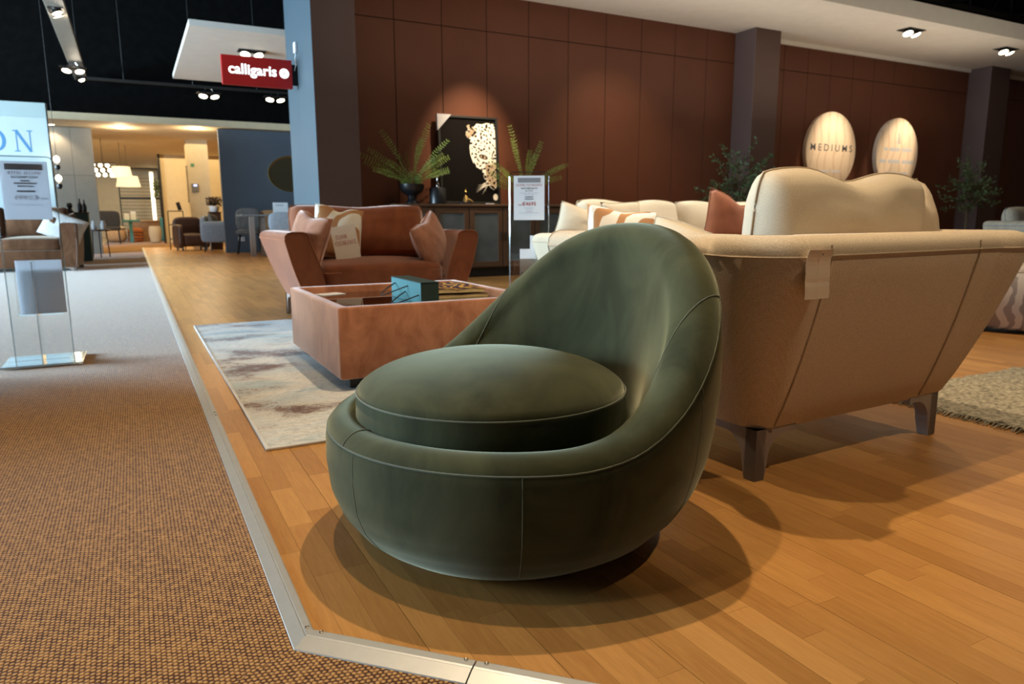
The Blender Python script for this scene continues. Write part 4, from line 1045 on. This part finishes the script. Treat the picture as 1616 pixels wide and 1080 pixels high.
# lighting trough at the top left
tb = thing('lighting_trough', 'long grey lighting trough hanging under the black ceiling at the upper left', 'light fitting', (-.62, 13.1, 3.4))
m = MB(); m.b(-.11, .11, -4.0, 3.5, 0, .09, .005); m.build('channel', M['grey'], tb)
for y_ in (-3, 0, 3):
    m = MB(); m.tube([(0, y_, .08), (0, y_, 2.2)], .008, 6); m.build('hanger', M['blackmetal'], tb)
twin('spot_pair', 'lit twin spot set in the nearest part of the lighting trough', (-.62, 11.3, 3.395), R(90), (-20, -20), .8, 'spots on the lighting trough')
twin('spot_pair', 'twin spot hanging on arms below the middle of the lighting trough', (-.66, 14.85, 3.32), 0, (-20, -20), 1.0, 'spots on the lighting trough', .085)
twin('spot_pair', 'small twin spot at the far end of the lighting trough', (-.61, 16.3, 3.395), R(90), (-20, -20), .75, 'spots on the lighting trough')
rl = thing('lighting_rail', 'thin dark rail carrying spots below the black ceiling', 'light fitting', (1.3, 15.9, 3.30))
m = MB(); m.b(-1.8, 1.9, -.03, .03, 0, .05); m.build('bar', M['truss'], rl)
for x_ in (-1.2, 0, 1.2):
    m = MB(); m.tube([(x_, 0, .05), (x_, 0, 2.3)], .008, 6); m.build('hanger', M['blackmetal'], rl)
twin('spot_pair', 'twin spot under the dark rail left of the red sign', (1.58, 15.9, 3.22), 0, (-20, -20), 1.1, 'spots on the dark rail', .085)
twin('spot_pair', 'twin spot under the dark rail below the red sign', (2.85, 15.9, 3.24), 0, (-20, -20), 1.1, 'spots on the dark rail', .065)
for k, (x, y, lab) in enumerate(((-1.33, 18.1, 'round ceiling downlight near the grey panelled wall'), (-.03, 18.1, 'round ceiling downlight between the grey wall and the cream column'), (1.41, 17.55, 'round ceiling downlight beside the top of the cream column'))):
    t = thing('downlight', lab, 'ceiling light', (x, y, 2.70), 0, 'round downlights in the cream ceiling')
    m = MB(); m.lathe([(.085, 0), (.10, -.006), (.115, -.004), (.12, 0)], 24, cap=False); m.build('trim_ring', M['white'], t, True)
    m = MB(); m.lathe([(.086, -.002), (.05, -.003), (.001, -.003)], 24); m.build('lens', M['lit'], t)
lamp('POINT', (-.03, 18.0, 2.5), 25, WARM, None, .08); lamp('POINT', (1.41, 17.5, 2.5), 25, WARM, None, .08); lamp('SPOT', (-1.33, 18.05, 2.66), 40, WARM, (-1.3, 18.4, 1.8), .05, 100)

# ================================================================== LEFT FOREGROUND AND FAR BAYS
da = thing('dark_sofa_blocker', 'dark charcoal sofa cut off by the left edge of the picture, lengthened unseen to block daylight', 'sofa', (-1.92, 3.88, 0), 0)  # stretched out of view to keep low daylight off the near carpet
puff_bm(2.5, .84, .30, 7, 12, .0, (0, 0, .10), .01, 3).build('seat_base', M['darkfab'], da, True, angle=0)
for sx in (-.55, .55): puff_bm(1.08, .70, .16, 6, 12, .03, (sx, -.06, .38), .01, 4).build('seat_cushion', M['darkfab'], da, True, angle=0)
for sx in (-1, 1): puff_bm(.20, .88, .60, 4, 12, .0, (sx*1.19, 0, .07), .01, 5).build('arm', M['darkfab'], da, True, angle=0)
puff_bm(2.5, .24, .82, 5, 12, .0, (0, .30, .08), .01, 6).build('backrest', M['darkfab'], da, True, angle=0)
for sx in (-1, 1):
    for sy in (-1, 1):
        m = MB(); m.lathe([(.018, 0), (.026, .11)], 10, (sx*1.1, sy*.34, 0)); m.build('leg', M['blackmetal'], da)
# pale display board with blue letters; unseen left stretch added to block daylight
ob = thing('display_board', 'tall pale blue display board with the large letters ON at the left edge', 'display board', (-1.9, 14.1, 0))
m = MB(); m.b(-3.2, .83, -.03, .03, .0, 2.37); m.build('panel', M['board'], ob)
m = MB(); m.b(-3.2, .83, -.03, .03, 2.372, 2.60); m.build('header', M['boardgrey'], ob)
m = MB(); m.b(.831, .85, -.035, .035, 0, 2.60); m.build('edge_post', M['blackmetal'], ob)
serif('N', .33, .30, M['onblue'], ob, Matrix.Translation((.50, -.0315, 1.995)))
serif('O', .35, .33, M['onblue'], ob, Matrix.Translation((.12, -.0315, 1.995)))
bs = sofa('brown_sofa', 'brown velvet sofa behind the left price stand', 'sofa', (-1.72, 13.0, 0), R(-3), 1.95, .95, (M['leather'], M['leather'], M['darkwood']), 2, .03, .70, th=.20, hb=.06, seat_z=.46, back_h=.48, bseed=31)
cushion('fluffy_cushion', 'white fluffy cushion on the right seat of the brown sofa', (-1.00, 12.78, .46), (R(-22), R(22), R(-10)), (.60, .42, .18), M['fluff'], None, 33)
cushion('scatter_cushion', 'brown velvet cushion against the right arm of the brown sofa', (-.83, 12.86, .46), (R(-14), R(-10), R(30)), (.40, .38, .16), M['leather'], None, 35)
cb = thing('teal_cabinet', 'dark teal cabinet behind the arm of the brown sofa', 'cabinet', (-.86, 15.4, 0))
m = MB(); m.b(-.30, .18, -.2, .2, .0, .86, .006); m.build('body', M['tealdark'], cb)
m = MB(); m.b(-.31, .19, -.21, .21, .862, .885); m.build('top', M['darkwood'], cb)
m = MB(); m.b(-.06, -.055, -.206, -.2, .05, .84); m.build('door_gap', M['groove'], cb)
for k, (x, hh, lab) in enumerate(((-.10, .17, 'squat dark figurine on the teal cabinet'), (.06, .24, 'slim dark bottle on the teal cabinet'), (.13, .22, 'second slim dark bottle on the teal cabinet, farther right'))):
    t = thing(('figurine', 'bottle', 'bottle')[k], lab, ('ornament', 'bottle', 'bottle')[k], (-.86+x, 15.35, .885))
    m = MB(); m.lathe([(.028, 0), (.034, .01), (.034, hh*.55), (.012, hh*.75), (.012, hh), (.002, hh)] if k else [(.05, 0), (.06, .02), (.03, .07), (.05, .11), (.035, .16), (.002, hh)], 16); m.build('body', M['pot'], t, True)
sd = thing('side_table', 'small dark side table with thin legs before the grey wall', 'table', (-.58, 16.6, 0))
m = MB(); m.lathe([(.20, .52), (.21, .525), (.21, .55), (.20, .555)], 24); m.build('table_top', M['darkwood'], sd)
for a in (30, 150, 270):
    m = MB(); m.tube([(.17*math.cos(R(a)), .17*math.sin(R(a)), 0), (.14*math.cos(R(a)), .14*math.sin(R(a)), .52)], .01, 6); m.build('leg', M['blackmetal'], sd)
for k, x in enumerate((-.08, .08)):
    t = thing('white_jar', ('left of two small white jars on the dark side table', 'right of two small white jars on the dark side table')[k], 'jar', (-.58+x, 16.55, .555))
    m = MB(); m.lathe([(.035, 0), (.05, .03), (.05, .10), (.03, .14), (.035, .17), (.002, .17)], 16); m.build('body', M['paper'], t, True)
# pendant by the board
pd = thing('glass_pendant', 'string of small lit glass pendants beside the display board', 'pendant light', (-.98, 13.9, 0))
m = MB(); m.tube([(0, 0, 5.6), (0, 0, 1.4)], .004, 5); m.build('cord', M['cord'], pd)
for z_, mm_ in ((1.72, 'lit'), (1.60, 'pot'), (1.42, 'lit'), (1.30, 'pot')):
    m = MB(); m.lathe([(.002, .05), (.035, .03), (.045, -.01), (.03, -.05), (.002, -.06)], 14, (0, 0, z_)); m.build('globe', M[mm_], pd, True)
# far bay furniture (kept simple: a few dozen pixels)
cl = thing('chandelier', 'chandelier of rows of small round lit bulbs in the far bay', 'chandelier', (-.50, 20.6, 1.78))
m = MB(); m.tube([(0, 0, .32), (0, 0, .92)], .008, 6); m.b(-.28, .28, -.2, .2, .30, .325); m.build('frame', M['blackmetal'], cl)
for i in range(3):
    for j in range(3):
        m = MB(); m.lathe([(.002, .045), (.035, .03), (.045, 0), (.035, -.03), (.002, -.045)], 12, (-.2+.15*i+.04*j, -.1+.1*j, .27-.11*j)); m.build('bulb', M['lit'], cl, True)
for k, (x, y, z, r_, lab) in enumerate(((-.12, 21.5, 1.95, .26, 'upper tan drum lampshade in the far bay'), (.02, 22.25, 1.75, .30, 'lower pale lampshade below the tan drum shade'))):
    t = thing('hanging_lampshade', lab, 'pendant light', (x, y, z))
    m = MB(); m.lathe([(r_, -.14), (r_*.8, .14)], 28, cap=False); m.build('shade', M['shade'], t, True)
    m = MB(); m.tube([(0, 0, .14), (0, 0, .95)], .005, 5); m.build('cord', M['cord'], t)
mf = thing('slatted_screen', 'black framed screen of thin horizontal rods at the far end', 'room divider', (.28, 32, 0))
for a in ((-.60, -.56, 0, 2.65), (.80, .86, 0, 2.65)):
    m = MB(); m.b(a[0], a[1], -.03, .03, a[2], a[3]); m.build('post', M['blackmetal'], mf)
m = MB(); m.b(-.6, .86, -.03, .03, 2.65, 2.72); m.build('top_rail', M['blackmetal'], mf)
m = MB(); m.b(-.56, .80, -.04, .04, 1.50, 1.58); m.build('middle_rail', M['blackmetal'], mf)
for k in range(16):
    z_ = .35+.13*k
    if abs(z_-1.54) > .06:
        m = MB(); m.b(-.56, .80, -.008, .008, z_, z_+.014); m.build('rod', M['blackmetal'], mf)
ls = thing('light_strip', 'bright vertical light strip beside the slatted screen', 'lamp', (.84, 31.5, 0))
m = MB(); m.b(-.05, .05, -.02, .02, .3, 2.5, .01); m.build('diffuser', M['strip'], ls)
m = MB(); m.b(-.07, .07, .0201, .04, .0, 2.55); m.build('backing', M['white'], ls)
bp = thing('black_frame_post', 'black upright frame post with a hanging plant at the end of the cream partition', 'post', (.90, 24.9, 0))
m = MB(); m.b(-.03, .03, -.05, .05, 0, 2.70); m.build('post', M['blackmetal'], bp)
m = MB(); q = random.Random(2)
for k in range(120):
    p = Vector((-.14+q.uniform(-.07, .07), q.uniform(-.07, .07), 1.72+q.uniform(-.28, .22))); d = Vector((q.uniform(-1, 1), q.uniform(-1, 1), q.uniform(-1, .4))).normalized(); s_ = d.orthogonal()*.02
    m._new([p, p+d*.05-s_, p+d*.10, p+d*.05+s_], [(0, 1, 2, 3)])
tag(m.build('foliage', M['olive'], bp), kind='stuff')
def blob(name, label, cat, loc, w_, d_, h_, mt, n=5, crown=.02, rz=0, legs=0, group=None):
    t = thing(name, label, cat, loc, rz, group)
    puff_bm(w_, d_, h_-legs, n, 8, crown, (0, 0, legs)).build('body', mt, t, True, angle=0)
    if legs:
        for sx in (-1, 1):
            for sy in (-1, 1):
                m = MB(); m.tube([(sx*w_*.40, sy*d_*.38, 0), (sx*w_*.36, sy*d_*.34, legs+.02)], .015, 6); m.build('leg', M['blackmetal'], t)
    return t
o_ = blob('ottoman', 'cream round ottoman in the far bay beside the orange stool', 'ottoman', (-.47, 27.0, 0), .62, .6, .46, M['tan'], 3)
puff_bm(.60, .58, .10, 3, 8, .02, (0, 0, .41)).build('top_pad', M['creamcush'], o_, True, angle=0)
o_ = blob('stool', 'orange striped stool beside the cream ottoman', 'stool', (.10, 27.0, 0), .46, .5, .44, M['orange'], 6)
for z_ in (.10, .20, .30):
    m = MB(); m.b(-.232, .232, -.252, .252, z_, z_+.025); m.build('band', M['darkwood'], o_)
kn = thing('counter', 'long brown counter before the slatted screen', 'counter', (.42, 28.5, 0))
m = MB(); m.b(-.50, .50, -.3, .3, 0, .66, .01); m.build('body', M['midwood'], kn)
m = MB(); m.b(-.54, .54, -.34, .34, .66, .71, .01); m.build('top', M['tan'], kn)
vz = thing('floor_vase', 'tall cream floor vase at the end of the carpet', 'vase', (.66, 25.8, 0))
m = MB(); m.lathe([(.12, 0), (.15, .02), (.19, .25), (.19, .42), (.16, .52), (.14, .52), (.15, .40), (.01, .40)], 24); m.build('body', M['creamcush'], vz, True)
dk = thing('dark_chair', 'dark grey dining chair beside the grey panelled wall', 'chair', (-.62, 25.2, 0))
puff_bm(.66, .10, .55, 5, 8, 0, (0, .25, .45)).build('backrest', M['darkfab'], dk, True, angle=0)
puff_bm(.66, .6, .12, 6, 8, 0, (0, 0, .40)).build('seat', M['darkfab'], dk, True, angle=0)
for sx in (-1, 1):
    for sy in (-1, 1):
        m = MB(); m.tube([(sx*.28, sy*.25, 0), (sx*.26, sy*.22, .42)], .02, 6); m.build('leg', M['blackmetal'], dk)
tt = thing('teal_stand', 'small teal stand carrying two white cards in the far bay', 'stand', (-.02, 26.4, 0))
m = MB(); m.b(-.24, .28, -.12, .12, .66, .72); m.b(-.05, .05, -.05, .05, 0, .66); m.build('table', M['teal'], tt)
for k, x in enumerate((-.09, .10)):
    t = thing('white_card', ('left of two white cards on the teal stand', 'right, taller of two white cards on the teal stand')[k], 'sign', (-.02+x, 26.4, .72))
    m = MB(); m.b(-.075, .075, -.01, .01, 0, .20+.07*k); m.build('sheet', M['paper'], t)
tp = blob('teal_cushion', 'teal bolster standing at the right end of the brown counter', 'cushion', (.93, 27.4, 0), .14, .2, .78, M['teal'], 5)
# cream column fittings
pnl = thing('control_panel', 'small wall control with a blue screen on the cream column', 'control panel', (1.50, 19.995, 1.52))
m = MB(); m.b(-.08, .08, -.03, 0, -.10, .10, .006); m.build('case', M['grey'], pnl)
m = MB(); m.b(-.03, .05, -.033, -.03, .04, .085); m.build('screen', M['screen'], pnl)
es = thing('green_sticker', 'small green safety sticker high on the cream column', 'sticker', (1.48, 19.995, 2.08))
m = MB(); m.b(-.04, .04, -.006, 0, -.04, .04); m.build('plate', plain('green_print', (.10, .30, .16), .5), es)
wf = thing('slim_frame', 'tall slim dark frame on the left side of the cream column', 'picture', (1.355, 20.25, 1.62))
m = MB()
for a in ((-.012, 0, -.16, -.13, -.45, .45), (-.012, 0, .13, .16, -.45, .45), (-.012, 0, -.13, .13, .42, .45), (-.012, 0, -.13, .13, -.45, -.42)): m.b(*a)
m.build('frame_bars', M['darkwood'], wf); m = MB(); m.b(-.006, -.0005, -.13, .13, -.42, .42); m.build('panel', M['creamwall'], wf)
rk = thing('wire_rack', 'small black wire rack with a pale book before the cream column', 'rack', (.98, 19.75, 0))
for x_ in (-.16, .18):
    m = MB(); m.tube([(x_, 0, 0), (x_, 0, .95)], .012, 6); m.build('post', M['blackmetal'], rk)
for z_ in (.25, .60, .93):
    m = MB(); m.b(-.16, .18, -.12, .12, z_, z_+.02); m.build('shelf', M['blackmetal'], rk)
t = thing('pale_book', 'pale book standing in the black wire rack', 'book', (.96, 19.72, .27)); m = MB(); m.b(-.03, .03, -.1, .1, 0, .30, .003); m.build('cover', M['paper'], t)
t = thing('black_tablet', 'small tilted black screen on top of the wire rack', 'screen', (1.08, 19.75, .95)); m = MB(); m.box((0, 0, .11), (.09, .02, .20), .003, Matrix.Rotation(R(-14), 3, 'Y')); m.build('screen', M['darkfab'], t)
bc_ = thing('club_chair', 'dark brown leather club chair before the cream column', 'armchair', (1.26, 19.05, 0), R(12))
puff_bm(.62, .6, .30, 5, 8, .02, (0, 0, .10)).build('seat', M['darkwood'], bc_, True, angle=0)
puff_bm(.66, .16, .72, 5, 8, 0, (0, .27, .08)).build('backrest', M['darkwood'], bc_, True, angle=0)
for sx in (-1, 1):
    puff_bm(.13, .6, .56, 5, 8, 0, (sx*.30, 0, .06)).build('arm', M['darkwood'], bc_, True, angle=0)
    for sy in (-1, 1):
        m = MB(); m.lathe([(.02, 0), (.025, .12)], 10, (sx*.27, sy*.22, 0)); m.build('foot', M['blackmetal'], bc_)
ba = thing('blue_grey_armchair', 'blue-grey armchair on thin legs at the edge of the slate blue wall', 'armchair', (1.78, 18.0, 0), R(70))
puff_bm(.62, .62, .26, 5, 8, .02, (0, 0, .24)).build('seat', M['bluefab'], ba, True, angle=0)
puff_bm(.64, .15, .60, 5, 8, 0, (0, .26, .22)).build('backrest', M['bluefab'], ba, True, angle=0)
for sx in (-1, 1): puff_bm(.12, .62, .48, 5, 8, 0, (sx*.29, 0, .22)).build('arm', M['bluefab'], ba, True, angle=0)
for sx in (-1, 1):
    for sy in (-1, 1):
        m = MB(); m.tube([(sx*.26, sy*.26, 0), (sx*.24, sy*.24, .25)], .014, 6); m.build('leg', M['blackmetal'], ba)
cushion('scatter_cushion', 'grey cushion heaped on the blue-grey armchair', (1.72, 17.9, .50), (R(-15), R(10), R(60)), (.42, .38, .16), M['greyfab'], None, 41)
fp = thing('potted_plant', 'dark bushy plant in a white pot at the left end of the slate blue wall', 'plant', (1.84, 19.2, .92))
m = MB(); m.lathe([(.08, 0), (.10, .02), (.12, .14), (.10, .14), (.01, .12)], 18); m.build('pot', M['paper'], fp, True)
m = MB(); q = random.Random(8)
for k in range(150):
    p = Vector((q.gauss(0, .07), q.gauss(0, .07), .20+q.uniform(-.06, .12))); d = Vector((q.uniform(-1, 1), q.uniform(-1, 1), q.uniform(-.3, 1))).normalized(); s_ = d.orthogonal()*.02
    m._new([p, p+d*.05-s_, p+d*.10, p+d*.05+s_], [(0, 1, 2, 3)])
tag(m.build('foliage', M['darkwood'], fp), kind='stuff')
ps = thing('pedestal', 'narrow dark pedestal under the bushy plant', 'stand', (1.84, 19.2, 0)); m = MB(); m.b(-.13, .13, -.13, .13, 0, .90, .005); m.build('column', M['darkwood'], ps); m = MB(); m.b(-.15, .15, -.15, .15, .90, .92); m.build('top', M['darkwood'], ps)
# dining bay
mi = thing('oval_mirror', 'oval mirror with a bronze rim on the slate blue wall', 'mirror', (3.36, 17.22, 1.76))
m = MB(); m.rings([[Vector((.52*s_*math.cos(k*math.pi/24), y_, .40*s_*math.sin(k*math.pi/24))) for k in range(48)] for s_, y_ in ((1, .02), (1.02, -.01), (1, -.035), (.93, -.02))], True, False); m.build('rim', M['gold'], mi, True)
m = MB(); m.rings([[Vector((.50*s_*math.cos(k*math.pi/24), y_, .38*s_*math.sin(k*math.pi/24))) for k in range(48)] for s_, y_ in ((1, .018), (1, -.016), (.96, -.02), (.01, -.02))]); m.build('glass', M['mirror'], mi)
sk = thing('wall_socket', 'white double socket low on the slate blue wall', 'socket', (2.18, 17.245, .30)); m = MB(); m.b(-.07, .07, -.012, 0, -.045, .045, .003); m.build('plate', M['paper'], sk)
m = MB(); m.b(-.045, -.02, -.0135, -.012, -.015, .02); m.b(.02, .045, -.0135, -.012, -.015, .02); m.build('sockets', M['ink'], sk)
dt = thing('dining_table', 'grey dining table on flat panel legs at the slate blue wall', 'table', (2.65, 15.6, 0))
m = MB(); m.b(-.70, .70, -.45, .45, .80, .84, .004); m.build('table_top', M['greyfab'], dt)
for q_ in ((-.56, -.46, -.40, -.30), (-.34, -.24, -.30, -.20), (.45, .55, -.40, -.30), (.30, .40, .2, .3)):
    m = MB(); m.b(q_[0], q_[1], q_[2], q_[3], 0, .80, .004); m.build('leg', M['leg'], dt)
t = thing('table_sign', 'white sign card standing on the grey dining table', 'sign', (2.76, 15.5, .84), R(4)); m = MB(); m.b(-.15, .15, -.01, .01, 0, .24); m.build('card', M['paper'], t); m = MB(); m.b(-.10, .06, -.0115, -.0101, .17, .20); m.build('print', M['inkfade'], t)
def dchair(label, loc, rz, m1, hh):
    t = thing('dining_chair', label, 'chair', loc, rz, 'chairs at the grey dining table')
    puff_bm(.50, .48, .10, 5, 8, .01, (0, 0, .42)).build('seat', m1, t, True, angle=0)
    puff_bm(.52, .10, hh, 3.5, 8, 0, (0, .22, .48)).build('backrest', m1, t, True, angle=0)
    for sx in (-1, 1):
        for sy in (-1, 1):
            m = MB(); m.tube([(sx*.24, sy*.23, 0), (sx*.17, sy*.16, .44)], [.010, .014], 6); m.build('leg', M['blackmetal'], t)
    return t
dchair('grey-brown dining chair at the left end of the grey dining table', (2.22, 16.35, 0), R(-10), M['greyfab'], .50)
dchair('pale grey dining chair with its back to the camera at the dining table', (2.62, 14.85, 0), R(180), M['bluefab'], .40)
dchair('tan wooden dining chair on the far side of the grey dining table', (2.75, 16.4, 0), R(0), M['tan'], .46)
